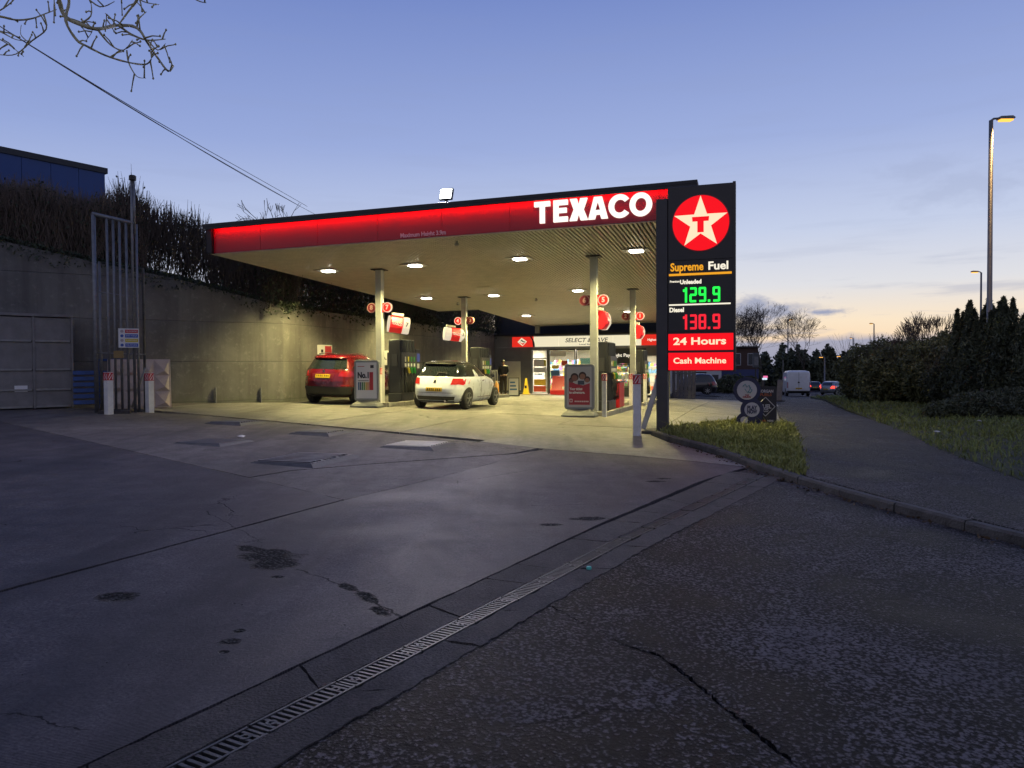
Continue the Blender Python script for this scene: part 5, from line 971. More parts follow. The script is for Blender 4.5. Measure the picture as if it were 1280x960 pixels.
blk(pz, -.04, .14, .88, .99, mat('print_jacket', (.04, .06, .08), .5), .0570)
text('Your ticket', e_w if False else mat('print_cream', (.62, .60, .56), .5), pz, (-.09, -.056, .76), .095, .004, fit=.36); text('to adventure.', MT['print_cream'], pz, (-.06, -.056, .665), .095, .004, fit=.44)
blk(pz, -.27, -.19, .40, .49, MT['print_cream'], .0545); blk(pz, -.255, -.205, .415, .475, m_prd, .0552)
for i in range(8): blk(pz, -.13+i*.05, -.095+i*.05, .405, .44, MT['print_cream'], .0545)
# ------------------------------------------------------------------ shop
m_sw = mat('shop_grey_cladding', (.13, .13, .135), .55, var=.15, vs=2); m_alu = mat('aluminium_frame', (.40, .41, .41), .4, .4); m_ftr = mat('dark_frame', (.03, .032, .036), .45)
m_gl = mat('shop_glass', (.8, .85, .85), .04, alpha=.10, spec=.6); e_fc = glow('shop_fascia_cream', (1, .90, .62), .85); e_fr = glow('shop_fascia_red', (1, .035, .02), .75)
SZ = G(2, 20.3); sh = thing('shop', 'low shop with lit cream and red fascia behind the pumps', 'shop', (*W(0, 20.3), 0), -TH)
def sbx(x0, x1, z0, z1, m, name, y0=0.0, y1=.12, par=None, bev=.0): return MB().box(x0, x1, y0, y1, z0, z1).build(name, m, par or sh, bev)
for x0, x1, z0, z1 in ((-3.75, -1.14, -.1, 2.74), (-1.14, 6.3, 2.60, 2.74), (-.19, -.13, -.1, 2.6), (3.14, 3.36, -.3, 2.6), (3.36, 4.52, -.4, .46), (3.36, 4.52, 1.76, 2.6), (4.52, 5.40, -.4, 2.6), (6.2, 6.7, -.5, 2.74), (5.40, 6.2, 2.2, 2.6)): sbx(x0, x1, z0, z1, m_ftr if 3.1 < x0 < 5.3 else m_sw, 'wall')
sbx(-3.75, 6.7, 2.745, 3.40, m_sw, 'wall', .0, .12); sbx(-3.75, 6.7, 3.402, 3.5, m_black, 'roof_edge', -.1, 7.0); sbx(-3.79, 6.7, 3.51, 5.6, mat('upper_wall_slate', (.03, .034, .045), .7, var=.15), 'upper_wall', 1.2, 1.4)
fx = [(-2.28, -.98, e_fr), (-.98, .5, e_fc), (.5, 2.0, e_fc), (2.0, 3.6, e_fc), (3.6, 5.16, e_fc), (5.16, 6.6, e_fr)]
for x0, x1, m in fx: sbx(x0+.004, x1-.004, 2.76, 3.34, m, 'fascia_panel', -.12, -.002)
k = MB(); k.prism([(-1.02, 2.76), (-.90, 2.76), (-.92, 2.95), (-.98, 3.15), (-1.10, 3.34), (-1.2, 3.34), (-1.06, 3.12)], -.128, -.121); k.build('fascia_curve', m_ink, sh)
k = MB(); k.prism([(-1.95, 3.05), (-1.70, 3.29), (-1.38, 3.07), (-1.64, 2.81)], -.130, -.121); k.build('logo', e_fc, sh); k = MB(); k.prism([(-1.80, 3.07), (-1.69, 3.19), (-1.60, 3.10), (-1.45, 3.06), (-1.50, 3.01), (-1.64, 3.05), (-1.72, 3.11)], -.136, -.131); k.build('logo', m_ink, sh)
k = MB(); k.prism([(-1.90, 3.03), (-1.76, 3.02), (-1.64, 2.97), (-1.58, 3.0), (-1.50, 2.96), (-1.64, 2.87), (-1.72, 2.96)], -.136, -.131); k.build('logo', e_fr, sh)
text('SELECT & SAVE', m_ink, sh, (2.08, -.127, 3.09), .32, .004, shear=.2, fit=2.45); text('Local Store', m_ink, sh, (2.1, -.127, 2.86), .11, .002, fit=.8); text('Highest quality', e_w, sh, (6.0, -.127, 3.05), .18, .003, fit=1.0)
text('Night Pay', e_w, sh, (4.0, -.004, 2.22), .26, .004, fit=1.05)
# door and windows
def window(x0, x1, z0, z1, name='window', mull=(), par=None, m=None):
    f = MB(); t_ = .05
    f.box(x0, x1, .02, .10, z0, z0+t_); f.box(x0, x1, .02, .10, z1-t_, z1); f.box(x0, x0+t_, .02, .10, z0+t_, z1-t_); f.box(x1-t_, x1, .02, .10, z0+t_, z1-t_)
    for q in mull: f.box(x0+t_, x1-t_, .02, .10, q-.03, q+.03)
    o = f.build(name, m or m_alu, sh); 
    zs = [z0+t_] + list(mull) + [z1-t_]
    for a_, b_ in zip(zs[:-1], zs[1:]): MB().box(x0+t_, x1-t_, .055, .065, a_+.03 if a_ in mull else a_, b_-.03 if b_ in mull else b_).build('pane', m_gl, o)
    return o
d_ = window(-1.12, -.20, .10, 2.60, 'door', (2.10,)); window(-.12, 1.43, .08, 2.60, m=m_ftr); window(1.47, 3.12, .06, 2.60, m=m_ftr); window(3.37, 4.51, .47, 1.75, m=m_ftr); window(5.41, 6.19, .0, 2.2, 'door')
MB().cbox(-.30, -.005, 1.1, .03, .04, .5).build('handle', m_alu, d_)
pal = [(.7, .7, .68), (.6, .62, .68), (.65, .1, .05), (.7, .45, .05), (.1, .25, .5), (.15, .4, .15), (.7, .6, .1), (.5, .12, .3), (.75, .72, .6), (.05, .15, .35)]
def pm(i): return mat('print_colour%d' % (i % len(pal)), pal[i % len(pal)], .5)
for i, (x0, x1, z0, z1, c) in enumerate(((-1.04, -.42, 1.62, 2.04, 0), (-1.04, -.30, 1.28, 1.58, 1), (-1.0, -.5, 1.15, 1.24, 9), (-1.02, -.32, .55, .90, 3), (-1.04, -.32, .18, .52, 2), (-.42, -.30, 1.65, 2.0, 6))): MB().box(x0, x1, .045, .05, z0, z1).build('poster', pm(c), d_)
rp = random.Random(8)
k = 0
for (x0, x1, z0, z1) in ((.05, .45, 1.5, 1.68), (.0, .50, .95, 1.42), (.1, .55, .18, .6), (-.05, .9, 2.2, 2.5), (.62, .98, 1.68, 1.95)):
    MB().box(x0, x1, .03, .034, z0, z1).build('window_poster', pm([6, 9, 9, 0, 2][k]), sh); k += 1
# interior: bright room with shelves and goods
m_in = mat('interior_wall', (.72, .70, .62), .7); m_tea = mat('teal_panel', (.12, .40, .38), .6)
sbx(-1.3, 6.5, .02, .06, mat('interior_floor', (.45, .43, .38), .4), 'floor', .13, 6); sbx(-1.3, 6.5, 2.66, 2.70, m_in, 'ceiling', .13, 6); sbx(-1.3, 6.5, .06, 2.66, m_in, 'back_wall', 5.9, 6); sbx(-1.34, -1.3, .06, 2.66, m_in, 'side_wall', .13, 6); sbx(6.5, 6.54, .06, 2.66, m_in, 'side_wall', .13, 6)
sbx(4.8, 4.85, .06, 2.66, mat('pale_yellow_partition', (.75, .62, .22), .6), 'partition', .13, 4); sbx(1.6, 3.1, 1.2, 2.1, m_tea, 'display_panel', .5, .55)
V = MB(); goods = {}
for (x0, x1, y, zs) in ((-1.1, 4.6, 3.2, (.15, .6, 1.0, 1.4, 1.75)), (-.1, 1.3, .55, (.15, .5)), (.2, 4.4, 1.8, (.2, .6, 1.0, 1.35)), (3.3, 4.6, 1.0, (.5, .9, 1.3, 1.6)), (5.0, 6.3, 2.5, (.2, .7, 1.2, 1.6))):
    for z in zs:
        V.box(x0, x1, y, y+.3, z-.03, z); x = x0+.05
        while x < x1-.15:
            wv = rp.uniform(.06, .2); hv = rp.uniform(.12, .30); c = rp.randrange(10); goods.setdefault(c, MB()).box(x, x+wv*.9, y+.02, y+.2, z+.004, z+hv); x += wv
V.build('shelves', m_alu, sh)
for c, k in goods.items(): tag(k.build('packed_goods', pm(c), sh), kind='stuff')
for x in (0, 1.8, 3.8, 5.8):
    sbx(x-.3, x+.3, 2.645, 2.658, glow('ceiling_panel', (1, .95, .80), 7.0), 'ceiling_panel', 1.2, 3.4)
    la = bpy.data.lights.new('shop_lamp', 'AREA'); la.energy = 190; la.size = .6; la.shape = 'RECTANGLE'; la.size_y = 2; la.color = (1, .92, .74); lo = bpy.data.objects.new('lamp', la); col.objects.link(lo); lo.parent = sh; lo.location = (x, 2.0, 2.62)
q_ = MB().box(-2.84, -1.80, -.06, -.001, .25, 1.94).build('store_door', mat('cream_door', (.62, .58, .44), .5, var=.06), sh, .03)
MB().box(-.62, .62, -.4, .35, 0, .05).build('pallet', m_ftr, None, .01); tag(bpy.data.objects[-1] if False else col.objects[-1], 'flat dark mat on the ground below the cream store door', 'mat'); col.objects[-1].location = at(-1.55, 18.6, .01); col.objects[-1].rotation_euler = (0, 0, -TH)
# things before the shop
m_yel = mat('safety_yellow', (.62, .42, .02), .45)
t = fthing('warning_cone', 'tall yellow warning cone by the shop door', 'cone', -.74, 17.9); MB().add([(x*s, y*s*.8, z) for s, z in ((.19, 0), (.19, .04), (.15, .05), (.045, .84), (.03, .88)) for x, y in ((-1, -1), (1, -1), (1, 1), (-1, 1))], [(0, 1, 2, 3)] + [(i*4+j, i*4+(j+1) % 4, i*4+4+(j+1) % 4, i*4+4+j) for i in range(4) for j in range(4)] + [(16, 17, 18, 19)]).build('cone', m_yel, t, .012); MB().box(-.06, .06, -.075, -.06, .35, .5, M=Matrix.Rotation(.1, 4, 'X')).build('symbol', m_ink, t)
t = fthing('red_display_bin', 'red open fronted display bin under the shop window', 'display bin', .8, 19.4); MB().prism([(0, 0), (.7, 0), (.62, .3), (.52, 1.05), (.35, 1.05), (.0, .25)], -.55, .55, 'x').build('body', m_pr, t, .015); MB().prism([(.06, .34), (.12, .42), (.36, .96), (.30, .93)], -.42, .42, 'x').build('opening', m_ink, t); MB().box(-.58, .58, -.08, .0, .0, .26).build('front_ledge', m_pr, t, .01); MB().box(.10, .36, .02, .1, .3, .45).build('goods', m_pw, t)
t = fthing('sandwich_board', 'folding white advertising board on the ground beside the person', 'sandwich board', -.05, 13.6, yaw=.2)
for s in (-1, 1): MB().box(-.26, .26, -.012, .012, 0, .92, M=Matrix.Translation((0, s*.2, 0)) @ Matrix.Rotation(s*.2, 4, 'X')).build('frame', m_ftr, t, .005); MB().box(-.23, .23, s*.014-.002, s*.014+.002, .06, .88, M=Matrix.Translation((0, s*.2, 0)) @ Matrix.Rotation(s*.2, 4, 'X')).build('poster', m_pw, t)
for i in range(3): MB().box(-.18, .16-.05*i, -.0185, -.0165, .3+i*.17, .38+i*.17, M=Matrix.Translation((0, -.2, 0)) @ Matrix.Rotation(-.2, 4, 'X')).build('print', pm(9), t)
t = fthing('gas_bottle_cage', 'wire cage of gas bottles with yellow notice left of the person', 'cage', -2.35, 16.6)
k = MB()
for x in np.linspace(-.5, .5, 9): k.box(x-.01, x+.01, -.3, -.28, 0, 1.25)
for z in (0.02, .62, 1.22): k.box(-.5, .5, -.3, -.28, z, z+.03); k.box(-.5, -.48, -.28, .3, z, z+.03); k.box(.48, .5, -.28, .3, z, z+.03)
k.build('mesh', m_alu, t); MB().box(-.5, .5, -.3, .3, 1.26, 1.30).build('roof', m_ftr, t); MB().box(-.42, -.02, -.315, -.305, .62, 1.15).build('notice', m_yel, t); MB().box(-.36, -.08, -.318, -.316, .9, 1.1).build('print', m_pw, t)
for i in range(4): MB().lathe([(.1, 0), (.12, .04), (.12, .5), (.05, .6), (.05, .66)], 12, 'z', (-.36+i*.24, 0, .02)).build('gas_bottle', mat('bottle_orange', (.5, .22, .03), .5) if i > 1 else m_alu, t, smooth=True)
t = fthing('air_machine', 'dark boxy air and vacuum machine against the wall behind the white car', 'machine', -2.6, 13.2); MB().box(-.45, .45, -.3, .3, 0, 1.42).build('body', m_pb, t, .02); MB().box(-.3, .1, -.31, -.301, .85, 1.2).build('display', pm(9), t); MB().box(-.5, .5, -.35, .35, 1.42, 1.62).build('header', m_pb, t, .02)
t = fthing('jet_wash_unit', 'dark machine with pale notice near the column numbered four', 'machine', -2.5, 9.5); MB().box(-.35, .35, -.3, .3, 0, 1.5).build('body', m_pb, t, .02); MB().box(-.2, .1, -.31, -.301, 1.0, 1.3).build('notice', m_pw, t)
# boards fixed to the wall
for a, b, z, lab, cc in ((-3.36, 1.9, 2.12, 'small white and red board on the wall above the red car', 2), (-3.36, 6.6, 2.0, 'small white board with black numeral on the wall left of the white car', 1)):
    t = thing('wall_board', lab, 'board', (*W(a, b), z), -TH+.9, 'boards on the concrete wall'); MB().box(-.42, .42, -.04, .02, -.28, .30).build('board', mat('wall_board_white', (.55, .55, .53), .4), t, .01)
    if cc == 2: MB().box(.16, .40, -.045, -.041, -.24, .26).build('print', MT['poster_red'], t); blk(t, -.3, .05, -.1, -.04, m_ink, .042); blk(t, -.28, -.2, .03, .12, m_ink, .042); blk(t, .02, .10, .03, .14, m_ink, .042)
    else: text('No.1', m_ink, t, (-.05, -.045, .02), .26, .01)
# ------------------------------------------------------------------ cars
class Car:
    def __init__(s, lv, nr=4.5, nf=3.2):
        z = np.array([l[0] for l in lv]); zz_ = np.linspace(z[0], z[-1], 160); s.z = zz_; ker = np.array([1, 2, 3, 2, 1])/9
        def sm(v):
            u = np.interp(zz_, z, v); p = np.concatenate([[2*u[0]-u[2], 2*u[0]-u[1]], u, [2*u[-1]-u[-2], 2*u[-1]-u[-3]]])
            return np.convolve(p, ker, 'valid')
        s.yr, s.yf, s.w = (sm([l[i] for l in lv]) for i in (1, 2, 3)); s.nr, s.nf = nr, nf
    def at(s, z): return tuple(float(np.interp(z, s.z, v)) for v in (s.yr, s.yf, s.w))
    def rear(s, x, z): yr, yf, w_ = s.at(z); yc = yr+(yf-yr)*.4; return yc-(yc-yr)*max(0, 1-min(1, abs(x)/w_)**s.nr)**(1/s.nr)
    def front(s, x, z): yr, yf, w_ = s.at(z); yc = yr+(yf-yr)*.4; return yc+(yf-yc)*max(0, 1-min(1, abs(x)/w_)**s.nf)**(1/s.nf)
    def side(s, y, z):
        yr, yf, w_ = s.at(z); yc = yr+(yf-yr)*.4
        u, n = ((yc-y)/(yc-yr), s.nr) if y < yc else ((y-yc)/(yf-yc), s.nf); return w_*max(0, 1-min(1, max(0, u))**n)**(1/n)
    def ring(s, z, m=104):
        yr, yf, w_ = s.at(z); yc = yr+(yf-yr)*.4; o = []
        for k in range(m):
            q = 2*math.pi*k/m; c, sn = math.cos(q), math.sin(q); n, hl = (s.nf, yf-yc) if sn > 0 else (s.nr, yc-yr)
            o.append((w_*math.copysign(abs(c)**(2/n), c), yc+hl*math.copysign(abs(sn)**(2/n), sn), z))
        return o
    def band(s, name, z0, z1, m, par, nz=18, caps=True):
        k = MB(); M_ = 104; f = []; v = []
        for i in range(nz+1): v += s.ring(z0+(z1-z0)*i/nz, M_)
        for i in range(nz):
            for q in range(M_): f.append((i*M_+q, i*M_+(q+1) % M_, (i+1)*M_+(q+1) % M_, (i+1)*M_+q))
        if caps: f += [tuple(range(M_-1, -1, -1)), tuple(nz*M_+q for q in range(M_))]
        k.add(v, f); return k.build(name, m, par, smooth=True)
    def patch(s, name, poly, m, par, where='rear', off=.006, th=.03, step=.05):
        bm = bmesh.new(); vs_ = [bm.verts.new((p[0], 0, p[1])) for p in poly]; bm.faces.new(vs_); us = [p[0] for p in poly]; zs = [p[1] for p in poly]
        for ax, lo, hi in ((0, min(us), max(us)), (2, min(zs), max(zs))):
            q = math.floor(lo/step)+1
            while q*step < hi:
                co = [0, 0, 0]; co[ax] = q*step; no = [0, 0, 0]; no[ax] = 1; bmesh.ops.bisect_plane(bm, geom=bm.verts[:]+bm.edges[:]+bm.faces[:], dist=1e-5, plane_co=co, plane_no=no); q += 1
        r_ = bmesh.ops.extrude_face_region(bm, geom=bm.faces[:]); inner = {v for v in r_['geom'] if isinstance(v, bmesh.types.BMVert)}
        for v in bm.verts:
            u, z = v.co.x, v.co.z; o = off if v not in inner else off-th
            if where == 'rear': v.co = (u, s.rear(u, z)-o, z)
            elif where == 'front': v.co = (u, s.front(u, z)+o, z)
            elif where == 'right': v.co = (s.side(u, z)+o, u, z)
            else: v.co = (-s.side(u, z)-o, u, z)
        bmesh.ops.recalc_face_normals(bm, faces=bm.faces); me = bpy.data.meshes.new(name); bm.to_mesh(me); bm.free(); return obj(name, me, m, par)
m_tyre = mat('tyre_rubber', (.012, .012, .012), .75); m_rim = mat('alloy_rim', (.35, .36, .37), .3, .9); m_win = mat('car_glass', (.012, .016, .018), .05, coat=.5); m_bp = mat('black_plastic', (.014, .014, .015), .55); m_pl = mat('yellow_number_plate', (.60, .40, .02), .4); m_chr = mat('chrome', (.6, .6, .6), .15, 1.0)
m_plt = mat('plate_characters', (.02, .02, .02), .5)
def wheel(par, x, y, r, wd=.20, spokes=5):
    o = 1 if x > 0 else -1
    t_ = MB().lathe([(r*.62, -wd/2), (r*.93, -wd/2), (r, -wd/2+.03), (r, wd/2-.03), (r*.93, wd/2), (r*.62, wd/2)], 28, 'x').build('wheel', m_tyre, par, smooth=False, loc=(x-o*wd/2, y, r))
    k = MB(); k.lathe([(r*.60, 0), (r*.66, 0), (r*.66, .02), (r*.60, .02), (r*.60, 0)], 24, 'x', (o*(wd/2-.005), 0, 0), False); k.lathe([(.06, -.01), (.06, .03)], 12, 'x', (o*(wd/2-.005), 0, 0))
    for i in range(spokes):
        q = 2*math.pi*i/spokes; k.box(-.012, .018, -.022, .022, .04, r*.64, M=Matrix.Translation((o*(wd/2), 0, 0)) @ Matrix.Rotation(q, 4, 'X'))
    k.build('rim', m_rim, t_)
def car_thing(name, label, cat, x, y, rz, roll=0.0, group=None):
    t = thing(name, label, cat, (x, y, gz(x, y)), rz, group); t.rotation_euler = (0, roll, rz); return t
def plate(c, par, z, w_=.52, h=.115, txt=None, m=None):
    pz_ = c.patch('number_plate', [(-w_/2, z-h/2), (w_/2, z-h/2), (w_/2, z+h/2), (-w_/2, z+h/2)], m or m_pl, par, 'rear', .018, .02)
    k = MB(); yb = c.rear(0, z)-.0205
    for i in range(7):
        if i == 4: pass
        x0 = -w_*.42+i*w_*.118+(.03 if i > 3 else 0); k.box(x0, x0+.035, yb-.001, yb, z-h*.32, z+h*.32)
    tag(k.build('characters', m_plt, pz_), kind='stuff')
def arches(c, par, ys, r, m):
    for s in ('left', 'right'):
        for y in ys: c.patch('wheel_arch', [(y+(r+.055)*math.cos(q), max(.19, r+(r+.055)*math.sin(q))) for q in np.linspace(-.25, math.pi+.25, 15)], m, par, s, .004, .04)
m_white = mat('car_paint_white', (.60, .64, .70), .28, coat=.7, var=.03); m_cred = mat('car_paint_red', (.12, .0035, .007), .25, coat=.8, var=.04); m_cblk = mat('car_paint_black', (.012, .012, .014), .25, coat=.8)
e_tail = glow('tail_light_lit', (1, .02, .015), .55); m_tail = mat('tail_light_red', (.30, .01, .015), .15, coat=.8); e_brake = glow('tail_light_bright', (1, .05, .03), 3.0); m_lamp = mat('clear_lamp', (.55, .55, .55), .1, coat=.6)
# white supermini with black roof
c = Car([(.20, -.50, 3.02, .74), (.28, -.64, 3.16, .815), (.46, -.71, 3.25, .852), (.62, -.71, 3.24, .86), (.78, -.66, 3.12, .858), (.90, -.60, 2.86, .845), (.97, -.57, 2.45, .825), (1.04, -.53, 2.12, .80), (1.15, -.46, 1.86, .755), (1.30, -.36, 1.52, .68), (1.40, -.25, 1.22, .60), (1.44, -.12, 1.02, .53), (1.465, .12, .80, .40)], 4.2, 3.0)
x, y = W(1.96, .32); wc = car_thing('white_car', 'white hatchback with black roof standing between the pumps, seen from behind', 'car', x, y, -TH, .0285)
c.band('body', .20, .985, m_white, wc, 22); c.band('greenhouse', .985, 1.37, m_win, wc, 12); c.band('roof', 1.37, 1.465, m_cblk, wc, 8)
for s, sg_ in (('left', -1), ('right', 1)):
    c.patch('pillar', [(.50, .97), (.86, .97), (.66, 1.20), (.56, 1.20)], m_white, wc, s, .006); c.patch('tail_light', [(-.46, .76), (-.30, .74), (-.26, .86), (-.44, .93), (-.52, .92)], e_tail, wc, s, .008)
    c.patch('tail_light', [(sg_*.50, .75), (sg_*.84, .77), (sg_*.835, .93), (sg_*.54, .94)][::sg_], e_tail, wc, 'rear', .010)
    k = MB(); k.box(-.05, .05, -.09, .09, -.07, .07); k.build('mirror', m_cblk, wc, .03, loc=(sg_*.93, 1.85, 1.0), seg=3)
    c.patch('door_seam', [(1.02, .35), (1.035, .35), (1.035, .96), (1.02, .96)], m_bp, wc, s, .0015, .01); c.patch('door_seam', [(2.16, .4), (2.175, .4), (2.10, .96), (2.085, .96)], m_bp, wc, s, .0015, .01); c.patch('side_trim', [(.75, .34), (2.0, .34), (2.0, .365), (.75, .365)], m_chr, wc, s, .004)
    c.patch('door_handle', [(1.10, .85), (1.28, .86), (1.28, .885), (1.10, .875)], m_chr, wc, s, .02); c.patch('head_light', [(2.75, .70), (3.0, .68), (2.85, .82), (2.6, .86)], m_lamp, wc, s, .006)
c.patch('rear_window', [(-.60, 1.01), (.60, 1.01), (.50, 1.33), (-.50, 1.33)], m_win, wc, 'rear', .004); c.patch('bumper_insert', [(-.56, .22), (.56, .22), (.62, .40), (-.62, .40)], m_bp, wc, 'rear', .006)
c.patch('tailgate_seam', [(-.58, .50), (.58, .50), (.58, .512), (-.58, .512)], m_bp, wc, 'rear', .002, .01); plate(c, wc, .60); c.patch('chrome_emblem', [(-.045, .80), (.045, .80), (.02, .89), (-.02, .89)], m_chr, wc, 'rear', .012)
c.patch('spoiler', [(-.52, 1.36), (.52, 1.36), (.48, 1.405), (-.48, 1.405)], m_cblk, wc, 'rear', .10, .10); k = MB(); k.tube([(0, c.rear(0, 1.0)-.03, 1.0), (.05, c.rear(0, 1.1)-.03, 1.10), (.35, c.rear(.35, 1.08)-.02, 1.08)], .012, 6); k.build('wiper', m_bp, wc)
k = MB(); k.tube([(.38, -.60, .27), (.38, -.74, .265)], .035, 10); k.build('exhaust', m_chr, wc)
arches(c, wc, (0, 2.46), .31, m_bp)
for xx in (-.845, .845):
    for yy in (0, 2.46): wheel(wc, xx, yy, .31, .2, 5)
c.patch('windscreen', [(-.6, 1.03), (.6, 1.03), (.5, 1.33), (-.5, 1.33)], m_win, wc, 'front', .004)
# red crossover
c = Car([(.24, -.60, 3.28, .80), (.34, -.76, 3.44, .875), (.55, -.82, 3.52, .905), (.75, -.80, 3.50, .91), (.92, -.76, 3.40, .905), (1.02, -.72, 3.05, .89), (1.10, -.68, 2.5, .865), (1.20, -.60, 2.22, .82), (1.40, -.46, 1.85, .735), (1.50, -.38, 1.45, .68), (1.565, -.22, 1.15, .60), (1.60, .15, .85, .46)], 4.4, 3.2)
x, y = W(-1.88, .45); rc = car_thing('red_car', 'dark red crossover car parked beside the concrete wall, seen from behind', 'car', x, y, -TH, .0285)
c.band('body', .24, 1.60, m_cred, rc, 34); c.patch('rear_window', [(-.70, 1.12), (.70, 1.12), (.60, 1.42), (.30, 1.45), (-.30, 1.45), (-.60, 1.42)], m_win, rc, 'rear', .006); c.patch('bumper', [(-.84, .27), (.84, .27), (.87, .57), (-.87, .57)], m_bp, rc, 'rear', .012); plate(c, rc, .90)
c.patch('spoiler', [(-.60, 1.475), (.60, 1.475), (.56, 1.54), (-.56, 1.54)], m_cred, rc, 'rear', .09, .09); c.patch('plate_recess', [(-.36, .82), (.36, .82), (.40, .99), (-.40, .99)], mat('dark_red_recess', (.12, .006, .01), .4), rc, 'rear', .003); c.patch('bumper_crease', [(-.85, .735), (.85, .735), (.85, .755), (-.85, .755)], m_cred, rc, 'rear', .022, .03)
k = MB(); k.lathe([(.045, 0), (.045, .01)], 14, 'y', (0, c.rear(0, 1.05)-.018, 1.05)); k.build('emblem', m_chr, rc)
for s, sg_ in (('left', -1), ('right', 1)):
    c.patch('tail_light', [(sg_*.52, .90), (sg_*.89, .87), (sg_*.88, 1.06), (sg_*.60, 1.06)][::sg_], m_tail, rc, 'rear', .010); c.patch('tail_light', [(-.60, .88), (-.28, .93), (-.36, 1.05), (-.58, 1.06)], m_tail, rc, s, .008)
    c.patch('side_window', [(-.30, 1.16), (.15, 1.12), (.98, 1.11), (.92, 1.46), (.10, 1.46)], m_win, rc, s, .006); c.patch('side_window', [(1.05, 1.11), (2.0, 1.10), (1.55, 1.44), (1.0, 1.46)], m_win, rc, s, .006); c.patch('sill', [(.5, .26), (2.2, .26), (2.2, .42), (.5, .42)], m_bp, rc, s, .008)
    c.patch('reflector', [(sg_*.62, .60), (sg_*.80, .60), (sg_*.80, .64), (sg_*.62, .64)][::sg_], m_tail, rc, 'rear', .014); k = MB(); k.box(-.06, .06, -.09, .09, -.08, .08); k.build('mirror', m_cred, rc, .03, loc=(sg_*1.0, 1.95, 1.1), seg=3)
    c.patch('door_handle', [(.30, 1.0), (.5, 1.0), (.5, 1.03), (.3, 1.03)], m_cred, rc, s, .025); c.patch('door_seam', [(1.00, .4), (1.013, .4), (1.013, 1.1), (1.0, 1.1)], m_bp, rc, s, .0015, .01)
    MB().tube([(sg_*.56, -.10, 1.60), (sg_*.57, .4, 1.64), (sg_*.56, .95, 1.605)], .016, 6).build('roof_rail', m_chr, rc)
c.patch('windscreen', [(-.66, 1.14), (.66, 1.14), (.55, 1.52), (-.55, 1.52)], m_win, rc, 'front', .005); arches(c, rc, (0, 2.64), .345, m_bp)
for xx in (-.89, .89):
    for yy in (0, 2.64): wheel(rc, xx, yy, .345, .22, 5)
def simple_car(name, label, px, d, rz, paint, lit=True, tall=1.5, group='cars beyond the forecourt'):
    c = Car([(.22, -.62, 3.05, .76), (.34, -.76, 3.22, .84), (.55, -.80, 3.28, .87), (.80, -.76, 3.15, .87), (.95, -.70, 2.6, .85), (1.02, -.66, 2.15, .82), (tall*.8, -.52, 1.75, .74), (tall*.93, -.36, 1.35, .66), (tall*.975, -.2, 1.0, .58), (tall, .2, .7, .42)], 4.4, 3.2)
    x = (px-640)/925*d; t = car_thing(name, label, 'car', x, d, rz, 0, group); c.band('body', .22, tall, paint, t, 24); zt = tall*.93
    c.patch('rear_window', [(-.62, 1.03), (.62, 1.03), (.52, zt-.03), (-.52, zt-.03)], m_win, t, 'rear', .006, step=.12); plate(c, t, .62); arches(c, t, (0, 2.55), .31, m_bp)
    for s, sg_ in (('left', -1), ('right', 1)):
        c.patch('tail_light', [(sg_*.52, .74), (sg_*.85, .72), (sg_*.84, .98), (sg_*.64, .98)][::sg_], e_brake if lit else m_tail, t, 'rear', .012); c.patch('side_window', [(-.25, 1.05), (.9, 1.04), (.85, zt-.04), (.05, zt-.04)], m_win, t, s, .006, step=.12); c.patch('side_window', [(.98, 1.04), (1.9, 1.04), (1.45, zt-.05), (.93, zt-.04)], m_win, t, s, .006, step=.12)
        if not lit: c.patch('tail_light', [(-.55, .78), (-.40, .80), (-.38, 1.02), (-.50, 1.04)], m_tail, t, s, .01)
    for xx in (-.85, .85):
        for yy in (0, 2.55): wheel(t, xx, yy, .31, .19, 7)
    return t
simple_car('black_car', 'black people carrier parked beyond the fence under the price sign', 883, 57, R(82), m_cblk, False, 1.62)
m_sil = mat('car_paint_silver', (.22, .25, .27), .3, .5, coat=.6)
simple_car('silver_car', 'silver blue estate car braking in the queue beside the white van', 1037, 80, R(-52), m_sil, True, 1.48)
simple_car('dark_car', 'dark car with red tail lights ahead in the queue, right of the silver car', 1066, 95, R(-40), m_cblk, True, 1.45)
simple_car('dark_car', 'far car with glowing red tail lights between van and silver car', 1019, 104, R(-18), m_cblk, True, 1.45)
# white panel van
c = Car([(.30, -.78, 4.3, .90), (.42, -.95, 4.6, .96), (.75, -1.0, 4.7, .985), (1.1, -1.0, 4.55, .985), (1.35, -.99, 4.0, .98), (1.7, -.98, 3.5, .965), (2.05, -.96, 3.1, .93), (2.16, -.93, 2.8, .87), (2.21, -.85, 2.5, .78), (2.235, -.5, 2.2, .6)], 9, 3.4)
x = (997-640)/925*64; vn = car_thing('white_van', 'white panel van seen from behind on the far road', 'van', x, 64, R(-14)); m_van = mat('van_paint_white', (.55, .57, .60), .35, coat=.4, var=.06)
c.band('body', .30, 2.235, m_van, vn, 30); c.patch('door_seam', [(-.012, .55), (.012, .55), (.012, 2.1), (-.012, 2.1)], m_bp, vn, 'rear', .004); c.patch('bumper', [(-.92, .33), (.92, .33), (.92, .52), (-.92, .52)], m_bp, vn, 'rear', .05); plate(c, vn, .72); c.patch('handle', [(-.08, 1.18), (.06, 1.18), (.06, 1.30), (-.08, 1.30)], m_bp, vn, 'rear', .03); c.patch('badge', [(.1, 1.62), (.22, 1.62), (.22, 1.74), (.1, 1.74)], m_lamp, vn, 'rear', .01)
